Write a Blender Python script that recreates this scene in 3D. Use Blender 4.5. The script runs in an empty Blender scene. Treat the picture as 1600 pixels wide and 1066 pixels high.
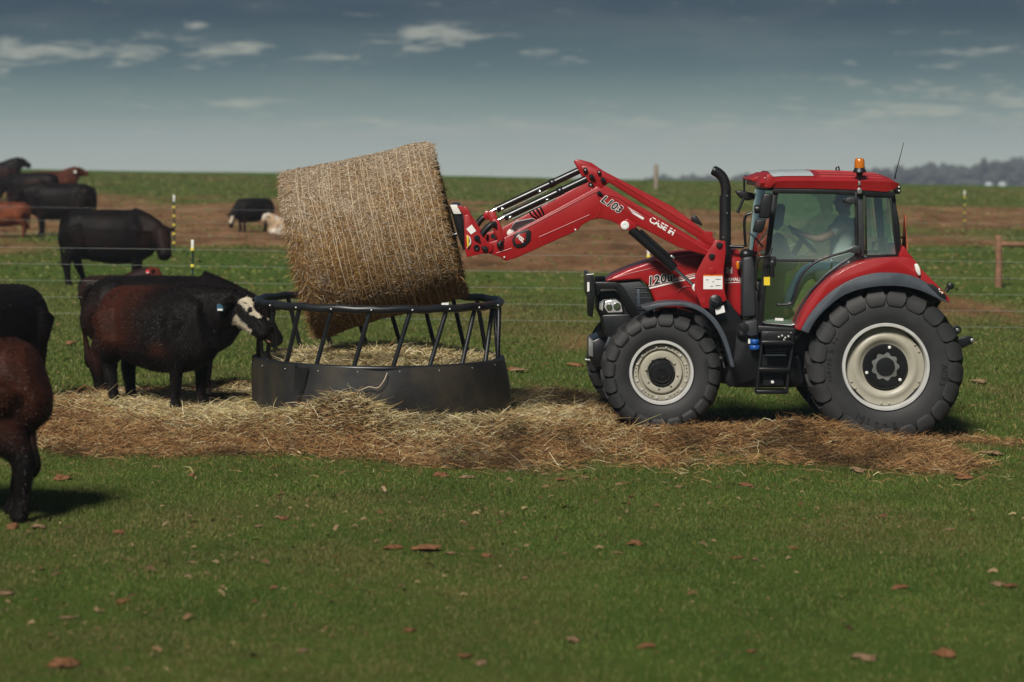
import bpy, bmesh, math, random
import numpy as np
from mathutils import Vector, Matrix, noise as mnoise
random.seed(7); rng = np.random.default_rng(11)
SC = bpy.context.scene; COL = SC.collection
R = math.radians

# ------------------------------------------------------------------ camera
FPX, HORIZ, CAMH = 3900.0, 217.0, 3.1          # focal length in photo pixels, horizon row, camera height
cam = bpy.data.objects.new('camera', bpy.data.cameras.new('camera')); COL.objects.link(cam)
cam.location = (0, 0, CAMH); cam.rotation_euler = (R(90), 0, 0)
cam.data.sensor_width = 36; cam.data.lens = FPX / 1600 * 36
cam.data.shift_y = -(533 - HORIZ) / 1600
cam.data.clip_start = 0.5; cam.data.clip_end = 20000
cam.data.dof.use_dof = True; cam.data.dof.focus_distance = 26.3; cam.data.dof.aperture_fstop = 1.5
SC.camera = cam

# ------------------------------------------------------------------ sky
SUN_EL, SUN_AZ = R(43), R(200)                 # azimuth clockwise from +Y (view direction)
wd = bpy.data.worlds.new('World'); SC.world = wd; wd.use_nodes = True
nt = wd.node_tree; nt.nodes.clear()
def wn(t, **k):
    n = nt.nodes.new(t)
    for a, b in k.items(): setattr(n, a, b)
    return n
def wm(op, a, b=None, c=None, clamp=False):
    n = wn('ShaderNodeMath', operation=op, use_clamp=clamp)
    for i, v in enumerate((a, b, c)):
        if v is None: continue
        if isinstance(v, (int, float)): n.inputs[i].default_value = v
        else: nt.links.new(v, n.inputs[i])
    return n.outputs[0]
tc = wn('ShaderNodeTexCoord'); sx = wn('ShaderNodeSeparateXYZ'); nt.links.new(tc.outputs['Generated'], sx.inputs[0])
AZ = wm('ARCTAN2', sx.outputs[0], sx.outputs[1]); EL = wm('ARCSINE', sx.outputs[2])
ramp = wn('ShaderNodeValToRGB'); cr = ramp.color_ramp
ELMIN, ELMAX = -0.04, 0.16
nt.links.new(wm('DIVIDE', wm('SUBTRACT', EL, ELMIN), ELMAX - ELMIN, clamp=True), ramp.inputs[0])
def srgb(r, g, b):
    f = lambda c: (c / 255 / 12.92) if c / 255 <= 0.04045 else ((c / 255 + 0.055) / 1.055) ** 2.4
    return (f(r), f(g), f(b), 1)
SKYSTOPS = [(-0.04, (188, 194, 180)), (-0.016, (185, 192, 179)), (-0.003, (168, 179, 170)), (0.010, (131, 150, 148)),
            (0.028, (84, 109, 118)), (0.050, (48, 70, 89)), (0.09, (42, 62, 81)), (0.16, (42, 61, 80))]
while len(cr.elements) < len(SKYSTOPS): cr.elements.new(0.5)
for e, (p, c) in zip(cr.elements, SKYSTOPS):
    e.position = (p - ELMIN) / (ELMAX - ELMIN); e.color = srgb(*c)
# clouds: thin streaks, denser in a few banks
cv = wn('ShaderNodeCombineXYZ')
nt.links.new(wm('MULTIPLY', AZ, 22.0), cv.inputs[0]); nt.links.new(wm('MULTIPLY', EL, 120.0), cv.inputs[1])
def wnoise(scale, detail, rough, dist, off=0.0):
    n = wn('ShaderNodeTexNoise'); n.inputs['Scale'].default_value = scale; n.inputs['Detail'].default_value = detail
    n.inputs['Roughness'].default_value = rough; n.inputs['Distortion'].default_value = dist
    a = wn('ShaderNodeVectorMath', operation='ADD'); a.inputs[1].default_value = (off, off * 0.7, 0)
    nt.links.new(cv.outputs[0], a.inputs[0]); nt.links.new(a.outputs[0], n.inputs['Vector'])
    return n.outputs['Fac']
n1 = wnoise(1.9, 10, 0.66, 0.35); n2 = wnoise(0.55, 6, 0.55, 0.2, 4.3)
def bank(px, py, rx, ry, gain):
    a0 = math.atan((px - 800) / FPX); e0 = -math.atan((py - HORIZ) / FPX)
    dx = wm('DIVIDE', wm('SUBTRACT', AZ, a0), rx / FPX); dy = wm('DIVIDE', wm('SUBTRACT', EL, e0), ry / FPX)
    d = wm('ADD', wm('MULTIPLY', dx, dx), wm('MULTIPLY', dy, dy))
    return wm('MULTIPLY', wm('POWER', 2.718, wm('MULTIPLY', d, -1.0)), gain)
tot = None
for b in [(60, 82, 150, 26, .85), (335, 80, 95, 20, .80), (680, 56, 100, 26, .82), (890, 90, 60, 14, .6), (510, 90, 80, 10, .55), (300, 163, 170, 11, .6),
          (500, 155, 50, 9, .4), (310, 42, 50, 7, .5), (820, 200, 420, 24, .62), (330, 215, 260, 22, .35), (1480, 165, 240, 48, .62), (1540, 85, 130, 10, .5), (1130, 215, 300, 22, .4)]:
    o = bank(*b); tot = o if tot is None else wm('ADD', tot, o)
above = wm('MULTIPLY', wm('SUBTRACT', EL, 0.075), 8.0, clamp=True)          # higher up the streaks go on, loosely
tot = wm('ADD', tot, wm('MULTIPLY', above, wm('MULTIPLY', n2, 0.55)))
cl = wm('ADD', wm('MULTIPLY', tot, 0.66), wm('SUBTRACT', wm('MULTIPLY', n1, 2.4), 1.47))
cl = wm('MULTIPLY', cl, 2.4, clamp=True)
cl = wm('MULTIPLY', cl, 0.66)
soft = wm('MULTIPLY', wm('SUBTRACT', n2, 0.45), 0.5, clamp=True)
mixc = wn('ShaderNodeMix', data_type='RGBA'); nt.links.new(cl, mixc.inputs[0]); nt.links.new(ramp.outputs[0], mixc.inputs[6])
mixc.inputs[7].default_value = srgb(176, 178, 168)
mixs = wn('ShaderNodeMix', data_type='RGBA'); nt.links.new(soft, mixs.inputs[0]); nt.links.new(mixc.outputs[2], mixs.inputs[6])
mixs.inputs[7].default_value = srgb(150, 157, 152)
sky = wn('ShaderNodeTexSky', sky_type='NISHITA', sun_disc=False); sky.sun_elevation = SUN_EL; sky.sun_rotation = SUN_AZ
bgn = wn('ShaderNodeBackground'); bgn.inputs[1].default_value = 0.05; nt.links.new(sky.outputs[0], bgn.inputs[0])
bgc = wn('ShaderNodeBackground'); bgc.inputs[1].default_value = 1.0; nt.links.new(mixs.outputs[2], bgc.inputs[0])
mx = wn('ShaderNodeMixShader'); mx.inputs[0].default_value = 0.88
nt.links.new(bgn.outputs[0], mx.inputs[1]); nt.links.new(bgc.outputs[0], mx.inputs[2])
wo = wn('ShaderNodeOutputWorld'); nt.links.new(mx.outputs[0], wo.inputs[0])

# ------------------------------------------------------------------ sun and exposure
sl = bpy.data.lights.new('sun', 'SUN'); sun = bpy.data.objects.new('sun', sl); COL.objects.link(sun)
sl.energy = 4.6; sl.angle = R(13); sl.color = (1.0, 0.95, 0.87)
sd = Vector((math.sin(SUN_AZ) * math.cos(SUN_EL), math.cos(SUN_AZ) * math.cos(SUN_EL), math.sin(SUN_EL)))
sun.rotation_euler = (-sd).to_track_quat('-Z', 'Y').to_euler(); sun.location = sd * 60
SC.view_settings.view_transform = 'Standard'; SC.view_settings.look = 'None'
SC.view_settings.exposure = 0.0; SC.view_settings.gamma = 1.0; SC.view_settings.use_curve_mapping = False
SC.cycles.use_denoising = True
SC.cycles.max_bounces = 6; SC.cycles.transparent_max_bounces = 12; SC.cycles.caustics_reflective = False; SC.cycles.caustics_refractive = False

# ------------------------------------------------------------------ helpers
def W(px, py, Y):
    return Vector(((px - 800) * Y / FPX, Y, CAMH - (py - HORIZ) * Y / FPX))
def MIRY(Y, c=27.05): return 2 * c - Y
MATS = {}
def mat(name, col, rough=0.5, metal=0.0, var=0.15, scale=8.0, bump=0.0, bscale=60.0, spec=0.5, coat=0.0, dust=0.0, dustcol=(0.16, 0.11, 0.07), attr=None, sheen=0.0, trans=0.0, emit=None):
    m = bpy.data.materials.new(name); m.use_nodes = True; t = m.node_tree; p = t.nodes['Principled BSDF']
    L = t.links.new
    tcn = t.nodes.new('ShaderNodeTexCoord'); nz = t.nodes.new('ShaderNodeTexNoise')
    nz.inputs['Scale'].default_value = scale; nz.inputs['Detail'].default_value = 6
    L(tcn.outputs['Object'], nz.inputs['Vector'])
    mp = t.nodes.new('ShaderNodeMapRange'); L(nz.outputs['Fac'], mp.inputs[0])
    mp.inputs[1].default_value = 0.3; mp.inputs[2].default_value = 0.7; mp.inputs[3].default_value = 1 - var; mp.inputs[4].default_value = 1 + var
    mul = t.nodes.new('ShaderNodeMix'); mul.data_type = 'RGBA'; mul.blend_type = 'MULTIPLY'; mul.inputs[0].default_value = 1
    if attr:
        a = t.nodes.new('ShaderNodeAttribute'); a.attribute_name = attr; L(a.outputs['Color'], mul.inputs[6])
    else: mul.inputs[6].default_value = (*col, 1)
    L(mp.outputs[0], mul.inputs[7]); out = mul.outputs[2]
    if dust > 0:
        nd = t.nodes.new('ShaderNodeTexNoise'); nd.inputs['Scale'].default_value = 2.3; nd.inputs['Detail'].default_value = 9; nd.inputs['Roughness'].default_value = .7
        L(tcn.outputs['Object'], nd.inputs['Vector'])
        md = t.nodes.new('ShaderNodeMapRange'); md.inputs[1].default_value = .42; md.inputs[2].default_value = .75; md.inputs[3].default_value = 0; md.inputs[4].default_value = dust
        L(nd.outputs['Fac'], md.inputs[0])
        mxd = t.nodes.new('ShaderNodeMix'); mxd.data_type = 'RGBA'; L(md.outputs[0], mxd.inputs[0]); L(out, mxd.inputs[6]); mxd.inputs[7].default_value = (*dustcol, 1)
        out = mxd.outputs[2]
    L(out, p.inputs['Base Color'])
    mr = t.nodes.new('ShaderNodeMapRange'); L(nz.outputs['Fac'], mr.inputs[0]); mr.inputs[3].default_value = max(0.02, rough - .1); mr.inputs[4].default_value = min(1, rough + .12)
    L(mr.outputs[0], p.inputs['Roughness'])
    p.inputs['Metallic'].default_value = metal; p.inputs['Specular IOR Level'].default_value = spec
    if coat: p.inputs['Coat Weight'].default_value = coat; p.inputs['Coat Roughness'].default_value = 0.08
    if sheen: p.inputs['Sheen Weight'].default_value = sheen; p.inputs['Sheen Roughness'].default_value = .4
    if trans: p.inputs['Transmission Weight'].default_value = trans
    if emit: p.inputs['Emission Color'].default_value = (*emit[0], 1); p.inputs['Emission Strength'].default_value = emit[1]
    if bump > 0:
        nb = t.nodes.new('ShaderNodeTexNoise'); nb.inputs['Scale'].default_value = bscale; nb.inputs['Detail'].default_value = 4
        L(tcn.outputs['Object'], nb.inputs['Vector']); bp = t.nodes.new('ShaderNodeBump'); bp.inputs['Strength'].default_value = bump; bp.inputs['Distance'].default_value = .01
        L(nb.outputs['Fac'], bp.inputs['Height']); L(bp.outputs[0], p.inputs['Normal'])
    MATS[name] = m; return m
def glassmat(name, tint, refl, rough=0.02):
    m = bpy.data.materials.new(name); m.use_nodes = True; t = m.node_tree; t.nodes.clear()
    o = t.nodes.new('ShaderNodeOutputMaterial'); tr = t.nodes.new('ShaderNodeBsdfTransparent'); tr.inputs[0].default_value = (*tint, 1)
    gl = t.nodes.new('ShaderNodeBsdfGlossy'); gl.inputs['Roughness'].default_value = rough; gl.inputs[0].default_value = (.9, 1, .96, 1)
    fr = t.nodes.new('ShaderNodeFresnel'); fr.inputs[0].default_value = 1.5
    ad = t.nodes.new('ShaderNodeMath'); ad.operation = 'ADD'; ad.use_clamp = True; t.links.new(fr.outputs[0], ad.inputs[0]); ad.inputs[1].default_value = refl
    mxn = t.nodes.new('ShaderNodeMixShader'); t.links.new(ad.outputs[0], mxn.inputs[0]); t.links.new(tr.outputs[0], mxn.inputs[1]); t.links.new(gl.outputs[0], mxn.inputs[2])
    t.links.new(mxn.outputs[0], o.inputs[0]); MATS[name] = m; return m
def tag(o, label=None, cat=None, group=None, kind=None):
    if label: o['label'] = label
    if cat: o['category'] = cat
    if group: o['group'] = group
    if kind: o['kind'] = kind
    return o
def thing(name, loc, label, cat, group=None, rz=0.0):
    o = bpy.data.objects.new(name, None); COL.objects.link(o); o.location = loc; o.rotation_euler = (0, 0, rz)
    o.empty_display_size = .3
    return tag(o, label, cat, group)
def adopt(o, parent):
    if parent is not None:
        o.parent = parent
        if parent.type == 'EMPTY' and 'local' not in parent:
            o.matrix_parent_inverse = Matrix.Translation(-Vector(parent.location))
    return o
def link(name, me, m, parent=None, smooth=40):
    o = bpy.data.objects.new(name, me); COL.objects.link(o)
    if m is not None and len(me.materials) == 0: me.materials.append(MATS[m] if isinstance(m, str) else m)
    if smooth:
        me.shade_smooth()
        if smooth < 180: me.set_sharp_from_angle(angle=R(smooth))
    return adopt(o, parent)
def frombm(name, bm, m, parent=None, smooth=40, normals=True):
    if normals: bmesh.ops.recalc_face_normals(bm, faces=bm.faces)
    me = bpy.data.meshes.new(name); bm.to_mesh(me); bm.free()
    return link(name, me, m, parent, smooth)
def npmesh(name, V, faces, m, parent=None, cols=None, smooth=0):
    me = bpy.data.meshes.new(name); V = np.asarray(V, np.float32)
    me.vertices.add(len(V)); me.vertices.foreach_set('co', V.ravel())
    li = np.concatenate([f.ravel() for f in faces]).astype(np.int32)
    tot = np.concatenate([np.full(len(f), f.shape[1], np.int32) for f in faces])
    st = np.concatenate([[0], np.cumsum(tot)[:-1]]).astype(np.int32)
    me.loops.add(len(li)); me.loops.foreach_set('vertex_index', li)
    me.polygons.add(len(tot)); me.polygons.foreach_set('loop_start', st)
    me.update(calc_edges=True); me.validate()
    if cols is not None:
        a = me.color_attributes.new('col', 'FLOAT_COLOR', 'POINT')
        c = np.ones((len(V), 4), np.float32); c[:, :3] = cols; a.data.foreach_set('color', c.ravel())
    return link(name, me, m, parent, smooth)
# polygon in photo pixels at depth Y1, pushed back to depth Y2
def prism_bm(pts, Y1, Y2, bev=.008, seg=2, raw=False):
    bm = bmesh.new(); P = [Vector((p[0], Y1, p[1])) if raw else W(p[0], p[1], Y1) for p in pts]
    a = [bm.verts.new(p) for p in P]; b = [bm.verts.new((p.x, Y2, p.z)) for p in P]; n = len(P)
    bm.faces.new(a); bm.faces.new(b[::-1])
    for i in range(n): bm.faces.new((a[i], b[i], b[(i + 1) % n], a[(i + 1) % n]))
    bmesh.ops.recalc_face_normals(bm, faces=bm.faces)
    if bev > 0: bmesh.ops.bevel(bm, geom=list(bm.edges), offset=bev, segments=seg, affect='EDGES', profile=.5, clamp_overlap=True)
    return bm
def prism(name, pts, Y1, Y2, m, parent, bev=.008, seg=2, smooth=35, raw=False):
    return frombm(name, prism_bm(pts, Y1, Y2, bev, seg, raw), m, parent, smooth)
def boxbm(x0, x1, y0, y1, z0, z1, bev=.01, seg=2):
    return prism_bm([(x0, z0), (x1, z0), (x1, z1), (x0, z1)], y0, y1, bev, seg, raw=True)
def box(name, a, b, m, parent, bev=.01, seg=2):
    return frombm(name, boxbm(min(a[0], b[0]), max(a[0], b[0]), min(a[1], b[1]), max(a[1], b[1]), min(a[2], b[2]), max(a[2], b[2]), bev, seg), m, parent)
def spline(pts, n=6, closed=False):
    P = [Vector(p) for p in pts]; out = []; N = len(P); rngi = range(N if closed else N - 1)
    for i in rngi:
        p0 = P[(i - 1) % N] if closed or i > 0 else P[0] * 2 - P[1]
        p1 = P[i]; p2 = P[(i + 1) % N]; p3 = P[(i + 2) % N] if closed or i + 2 < N else P[-1] * 2 - P[-2]
        for k in range(n):
            t = k / n
            out.append(.5 * ((2 * p1) + (p2 - p0) * t + (2 * p0 - 5 * p1 + 4 * p2 - p3) * t * t + (3 * p1 - p0 - 3 * p2 + p3) * t ** 3))
    if not closed: out.append(P[-1].copy())
    return out
def loft(bm, rings, cap=True, closed=False):
    vs = [[bm.verts.new(p) for p in r] for r in rings]; n = len(vs[0])
    for i in range(len(vs) - 1 + (1 if closed else 0)):
        a, b = vs[i], vs[(i + 1) % len(vs)]
        for k in range(n): bm.faces.new((a[k], a[(k + 1) % n], b[(k + 1) % n], b[k]))
    if cap and not closed: bm.faces.new(vs[0][::-1]); bm.faces.new(vs[-1])
    return vs
def tube_bm(bm, pts, rad, seg=10, closed=False, flat=None):
    P = [Vector(p) for p in pts]; n = len(P)
    rad = rad if isinstance(rad, (list, tuple)) else [rad] * n
    T = []
    for i in range(n):
        a = P[(i - 1) % n] if closed or i > 0 else P[i]; b = P[(i + 1) % n] if closed or i < n - 1 else P[i]
        T.append((b - a).normalized())
    u = T[0].orthogonal().normalized(); rings = []
    if abs(T[0].y) < .9: u = (Vector((0, 1, 0)) - T[0] * T[0].y).normalized()
    for i in range(n):
        u = (u - T[i] * u.dot(T[i])).normalized(); v = T[i].cross(u)
        f = flat or (1, 1)
        rings.append([P[i] + (u * math.cos(2 * math.pi * k / seg) * f[0] + v * math.sin(2 * math.pi * k / seg) * f[1]) * rad[i] for k in range(seg)])
    loft(bm, rings, cap=not closed, closed=closed)
    return bm
def tube(name, pts, rad, m, parent, seg=10, closed=False, smooth=50):
    return frombm(name, tube_bm(bmesh.new(), pts, rad, seg, closed), m, parent, smooth)
def cyl(name, c, axis, r, h, m, parent, seg=20, bev=.15):
    a = Vector(axis).normalized(); c = Vector(c); b = h * .5; e = min(r, h) * bev
    return tube(name, [c - a * b, c - a * (b - e), c + a * (b - e), c + a * b], [r - e, r, r, r - e], m, parent, seg)
def lathe_bm(bm, prof, c, seg=64, cap=True):      # profile (radius, y) about the Y axis through c
    rings = []
    for r, y in prof:
        rings.append([Vector((c[0] + r * math.cos(2 * math.pi * k / seg), c[1] + y, c[2] + r * math.sin(2 * math.pi * k / seg))) for k in range(seg)])
    loft(bm, rings, cap=cap); return bm
def lathe(name, prof, c, m, parent, seg=64, smooth=35):
    return frombm(name, lathe_bm(bmesh.new(), prof, c, seg), m, parent, smooth)
def lettering(name, body, px, py, Y, hpx, ang, m, parent, shear=0.0, xs=1.0, off=0.0, ext=.0015, spacing=1.0):
    cu = bpy.data.curves.new(name, 'FONT'); cu.body = body; cu.size = 1; cu.shear = shear; cu.offset = off; cu.align_x = 'CENTER'; cu.align_y = 'CENTER'
    cu.space_character = spacing; cu.resolution_u = 3; cu.extrude = ext * FPX / Y / hpx
    o = bpy.data.objects.new(name, cu); COL.objects.link(o)
    dg = bpy.context.evaluated_depsgraph_get(); me = bpy.data.meshes.new_from_object(o.evaluated_get(dg)); bpy.data.objects.remove(o)
    s = hpx / .7 * Y / FPX
    me.transform(Matrix.Translation(W(px, py, Y)) @ Matrix.Rotation(R(-ang), 4, 'Y') @ Matrix.Rotation(R(90), 4, 'X') @ Matrix.Diagonal((s * xs, s, s, 1)))
    return link(name, me, m, parent, 0)
def bolts(name, pts, r, m, parent, Y, depth=.012):
    for (px, py) in pts:
        c = W(px, py, Y); lathe(name, [(r * .2, -depth), (r * .8, -depth), (r, -depth * .5), (r, depth)], c, m, parent, 12)
# ------------------------------------------------------------------ materials
mat('red_paint', (.31, .007, .0105), .36, var=.07, scale=3, spec=.45, coat=.12, dust=.12, dustcol=(.25, .09, .05))
mat('roof_red', (.30, .009, .011), .42, var=.08, scale=3, dust=.12, dustcol=(.25, .1, .06))
mat('black_plastic', (.007, .0075, .009), .40, var=.25, dust=.08, dustcol=(.06, .05, .04), bump=.05)
mat('black_metal', (.006, .006, .007), .30, var=.2, spec=.6, dust=.05, dustcol=(.07, .06, .05))
mat('grey_plastic', (.022, .025, .029), .5, var=.18, bump=.06, dust=.15, dustcol=(.08, .07, .06))
mat('fender_grey', (.050, .062, .078), .42, var=.12, bump=.04, dust=.18, dustcol=(.11, .1, .09))
mat('rubber', (.017, .0178, .0185), .66, var=.22, scale=5, bump=.12, bscale=90, dust=.35, dustcol=(.055, .05, .044))
mat('rubber_letter', (.011, .011, .012), .7, var=.1)
mat('rim_cream', (.38, .36, .285), .42, var=.1, scale=5, dust=.3, dustcol=(.2, .17, .12))
mat('rim_silver', (.62, .62, .60), .36, metal=.25, var=.08, dust=.15)
mat('chrome', (.62, .62, .62), .16, metal=1, var=.06)
mat('steel', (.36, .36, .35), .35, metal=.7, var=.15)
mat('white_paint', (.72, .72, .69), .45, var=.05)
mat('white_decal', (.78, .77, .74), .4, var=.03)
mat('black_decal', (.008, .008, .009), .4, var=.03)
mat('cream_decal', (.72, .62, .45), .4, var=.05)
mat('orange_decal', (.75, .22, .03), .4, var=.05)
mat('amber', (.80, .22, .01), .18, var=.15, trans=.35, coat=.5)
mat('lens', (.75, .75, .74), .12, var=.2, scale=30, metal=.5)
mat('lamp_white', (.75, .73, .68), .2, var=.05)
mat('yellow_decal', (.75, .55, .03), .4, var=.05)
mat('blue_cap', (.01, .08, .32), .4, var=.1)
mat('orange_sign', (.80, .12, .03), .5, var=.06)
mat('seat_fabric', (.045, .05, .05), .85, var=.2)
mat('cab_lining', (.24, .27, .25), .8, var=.12)
mat('skin', (.36, .19, .12), .55, var=.08)
mat('shirt', (.70, .74, .72), .85, var=.08, bump=.2, bscale=20)
mat('denim', (.045, .085, .15), .85, var=.2, bump=.2, bscale=120)
mat('boot', (.16, .10, .04), .8, var=.2)
mat('hair', (.03, .02, .015), .7)
mat('feeder_black', (.008, .0095, .012), .36, var=.25, scale=4, bump=.06, dust=.1, dustcol=(.08, .07, .055))
mat('skirt_black', (.015, .015, .015), .5, var=.3, scale=3, bump=.15, bscale=14, dust=.85, dustcol=(.062, .048, .028))
mat('twine', (.50, .40, .27), .9, var=.15)
mat('hay', (1, 1, 1), .85, var=.14, scale=12, attr='col', spec=.2)
mat('bale_core', (.17, .105, .05), .95, var=.45, scale=22, bump=.8, bscale=70, spec=.1)
mat('grass_blade', (1, 1, 1), .6, var=.2, scale=.9, attr='col', spec=.25)
mat('clod', (.34, .22, .125), .95, var=.4, scale=14, bump=.9, bscale=40, spec=.1)
mat('clod_red', (.27, .13, .062), .95, var=.4, scale=14, bump=.9, bscale=40, spec=.1)
mat('wood_post', (.20, .10, .055), .85, var=.3, scale=6, bump=.4, bscale=30)
mat('wood_grey', (.22, .18, .13), .9, var=.3, scale=6, bump=.4, bscale=30)
mat('post_green', (.02, .045, .03), .5, var=.2)
mat('post_yellow', (.72, .58, .06), .5, var=.08)
mat('wire', (.30, .32, .30), .45, metal=.2, var=.05)
mat('silo', (.42, .44, .47), .5, var=.1)
mat('wood_far', (.045, .05, .04), .9, var=.3, scale=.05, spec=.1)
mat('cow_coat', (1, 1, 1), .55, var=.3, scale=5, attr='col', bump=.25, bscale=16, spec=.09)
mat('cow_hair', (1, 1, 1), .42, var=.3, scale=5, attr='col', spec=.11)
mat('hoof', (.02, .017, .014), .6, var=.2)
mat('eye', (.006, .005, .005), .08)
mat('tongue', (.55, .27, .2), .4, var=.1)
mat('tag_blue', (.03, .09, .15), .45, var=.1)
mat('tag_red', (.75, .03, .04), .45, var=.1)
mat('tag_white', (.7, .7, .65), .45, var=.1)
glassmat('cab_glass', (.86, .98, .94), .27)
mat('roof_painted_sky', (.50, .55, .55), .16, var=.05, spec=.6)  # hatch pane: opaque pale base colour stands in for bright sky reflected in glass
glassmat('head_glass', (.85, .88, .9), .08)

# ------------------------------------------------------------------ terrain
_yt = np.array([-400, 0, 34, 39, 47, 55, 64, 80, 100, 122, 140, 165, 200, 300, 500, 900, 2000, 7000.])
_zt = np.array([.0, 0, 0, .02, .20, .36, .42, .56, .80, 1.03, .95, .4, -.8, -6, -13, -23, -46, -135.])
_yy = np.concatenate([np.linspace(-400, 200, 2401), np.geomspace(200.5, 7000, 500)])
_zz = np.interp(_yy, _yt, _zt)
_k = np.hanning(41); _k /= _k.sum(); _zs = np.convolve(np.pad(_zz, 20, 'edge'), _k, 'valid'); _zs[-30:] = _zz[-30:]
def vnoise(x, y, s, seed=0):
    # value noise, vectorised
    X = x / s + 37.1 * seed; Y = y / s - 11.7 * seed; xi = np.floor(X).astype(np.int64); yi = np.floor(Y).astype(np.int64); fx = X - xi; fy = Y - yi
    fx = fx * fx * (3 - 2 * fx); fy = fy * fy * (3 - 2 * fy)
    def h(a, b):
        n = (a * 374761393 + b * 668265263 + seed * 1442695041) & 0xffffffff
        n = ((n ^ (n >> 13)) * 1274126177) & 0xffffffff
        return ((n ^ (n >> 16)) & 0xffff) / 65535.0
    return (h(xi, yi) * (1 - fx) + h(xi + 1, yi) * fx) * (1 - fy) + (h(xi, yi + 1) * (1 - fx) + h(xi + 1, yi + 1) * fx) * fy
def fbm(x, y, s, seed=0, oct=4):
    t = 0; a = .5; n = 0
    for i in range(oct): t = t + a * vnoise(x, y, s / 2 ** i, seed + i); n += a; a *= .55
    return t / n
def sstep(a, b, x): t = np.clip((x - a) / (b - a), 0, 1); return t * t * (3 - 2 * t)
def pxX(px, Y): return (px - 800) * Y / FPX
BUMPS = [  # heaps of old hay: x, y, rx, ry, h
    (-1.6, 27.2, 2.9, 2.0, .13), (-4.3, 27.2, 2.6, 2.0, .09),
    (pxX(535, 25.25), 25.35, .42, .34, .27), (pxX(610, 25.2), 25.25, .9, .4, .03), (pxX(700, 25.2), 25.35, 1.2, .42, .08), (pxX(790, 25.5), 25.5, .7, .5, .08),
    (pxX(420, 25.3), 25.35, .7, .45, .09), (pxX(300, 25.5), 25.3, 1.0, .5, .05),
    (pxX(900, 25.4), 25.4, .8, .5, .06), (pxX(1030, 25.3), 25.25, .8, .4, .05), (pxX(1120, 25.2), 25.2, .8, .45, .09), (pxX(1262, 25.3), 25.3, .55, .42, .17),
    (pxX(1330, 25.2), 25.1, .6, .35, .07), (pxX(1100, 25), 24.7, 1.6, .5, .05), (pxX(860, 29), 28.6, 1.0, .5, .12), (pxX(360, 29), 28.9, .5, .4, .12)]
def hay_mask(x, y):
    e = (fbm(x, y, 1.1, 5) - .5) * 1.5
    front = 23.75 + (fbm(x, y * .35, 1.5, 14, 4) - .5) * 3.4 + .10 * np.abs(x + .3) + np.where(x > 3.5, (x - 3.5) * .25, 0) + np.where(x < -4.2, (-4.2 - x) * 1.3, 0)
    back = np.interp(x, [-6, -4.8, -3.5, 0, 1.0, 2.0, 3.0, 4.2, 4.9, 6], [25.5, 29.2, 29.6, 29.5, 29.0, 28.0, 27.0, 26.6, 26.3, 26.0])
    m = sstep(-.9, .6, y - front + e * .9) * (1 - sstep(-.5, .4, y - back + e))
    return m * sstep(-6.0, -5.0, x + e * .5) * (1 - sstep(4.7, 6.3, x + e * 1.6)) * (1 - sstep(3.0, 4.2, x) * sstep(.46, .60, fbm(x, y * .4, .9, 66, 3)))
def ground_z(x, y, fine=True):
    x = np.asarray(x, float); y = np.asarray(y, float)
    z = np.interp(y, _yy, _zs) - .0165 * np.clip(x, -45, 60) * np.clip(1 - (y - 150) / 400, 0, 1)
    z = z - .000075 * np.clip(x - 8, 0, 60) ** 2 * sstep(60, 125, y)
    z = z + (fbm(x, y, 9, 3, 3) - .5) * .12 * sstep(30, 45, y) + (fbm(x, y, 1.3, 9, 3) - .5) * .05
    if fine:
        hb = np.zeros_like(z)
        for (bx, by, rx, ry, h) in BUMPS: hb = np.maximum(hb, 0) + h * np.exp(-((x - bx) / rx) ** 2 - ((y - by) / ry) ** 2)
        m = hay_mask(x, y)
        z = z + hb * (.35 + .65 * m) + m * ((fbm(x, y, .35, 21, 3) - .5) * .10 + .02)
    return z
def gz(x, y): return float(ground_z(np.array([x]), np.array([y]))[0])
def dirt_mask(x, y):
    n = fbm(x, y * .45, 5.5, 31, 5)
    d = sstep(50, 58, y) * (1 - sstep(93, 99, y + (fbm(x, y, 7, 44) - .5) * 8)) * (1 - .72 * sstep(3, 12, x))
    v = n + d * .30 + (fbm(x, y * .5, 2.2, 35, 4) - .5) * .35 - .64 + .10 * sstep(33, 50, y)
    return sstep(-.03, .16, v - .25 * (1 - sstep(24, 29, y)) - .5 * sstep(94, 100, y))
def pale_grass(x, y): return fbm(x, y * .6, 3.0, 61, 4)
gx = np.concatenate([-np.geomspace(9, 2600, 46)[::-1], np.linspace(-8.8, 8.8, 221), np.geomspace(9, 2600, 46)])
gy = np.concatenate([-np.geomspace(8, 400, 12)[::-1], np.linspace(-6, 13, 12), np.linspace(13.3, 22, 50), np.linspace(22.08, 30.4, 112), np.geomspace(30.6, 160, 130), np.geomspace(164, 6500, 50)])
GX, GY = np.meshgrid(gx, gy); GZ = ground_z(GX.ravel(), GY.ravel())
idx = np.arange(GX.size).reshape(GX.shape)
gf = np.stack([idx[:-1, :-1], idx[:-1, 1:], idx[1:, 1:], idx[1:, :-1]], -1).reshape(-1, 4)
hm = hay_mask(GX.ravel(), GY.ravel()); dm = dirt_mask(GX.ravel(), GY.ravel()); pg = pale_grass(GX.ravel(), GY.ravel())
gc = np.zeros((GX.size, 3)); gc[:, 0] = hm; gc[:, 1] = dm; gc[:, 2] = pg
mg = bpy.data.materials.new('pasture'); mg.use_nodes = True; t = mg.node_tree; L = t.links.new; p = t.nodes['Principled BSDF']
p.inputs['Roughness'].default_value = .95; p.inputs['Specular IOR Level'].default_value = .1
at = t.nodes.new('ShaderNodeAttribute'); at.attribute_name = 'col'; sp = t.nodes.new('ShaderNodeSeparateColor'); L(at.outputs['Color'], sp.inputs[0])
tcg = t.nodes.new('ShaderNodeTexCoord')
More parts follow.
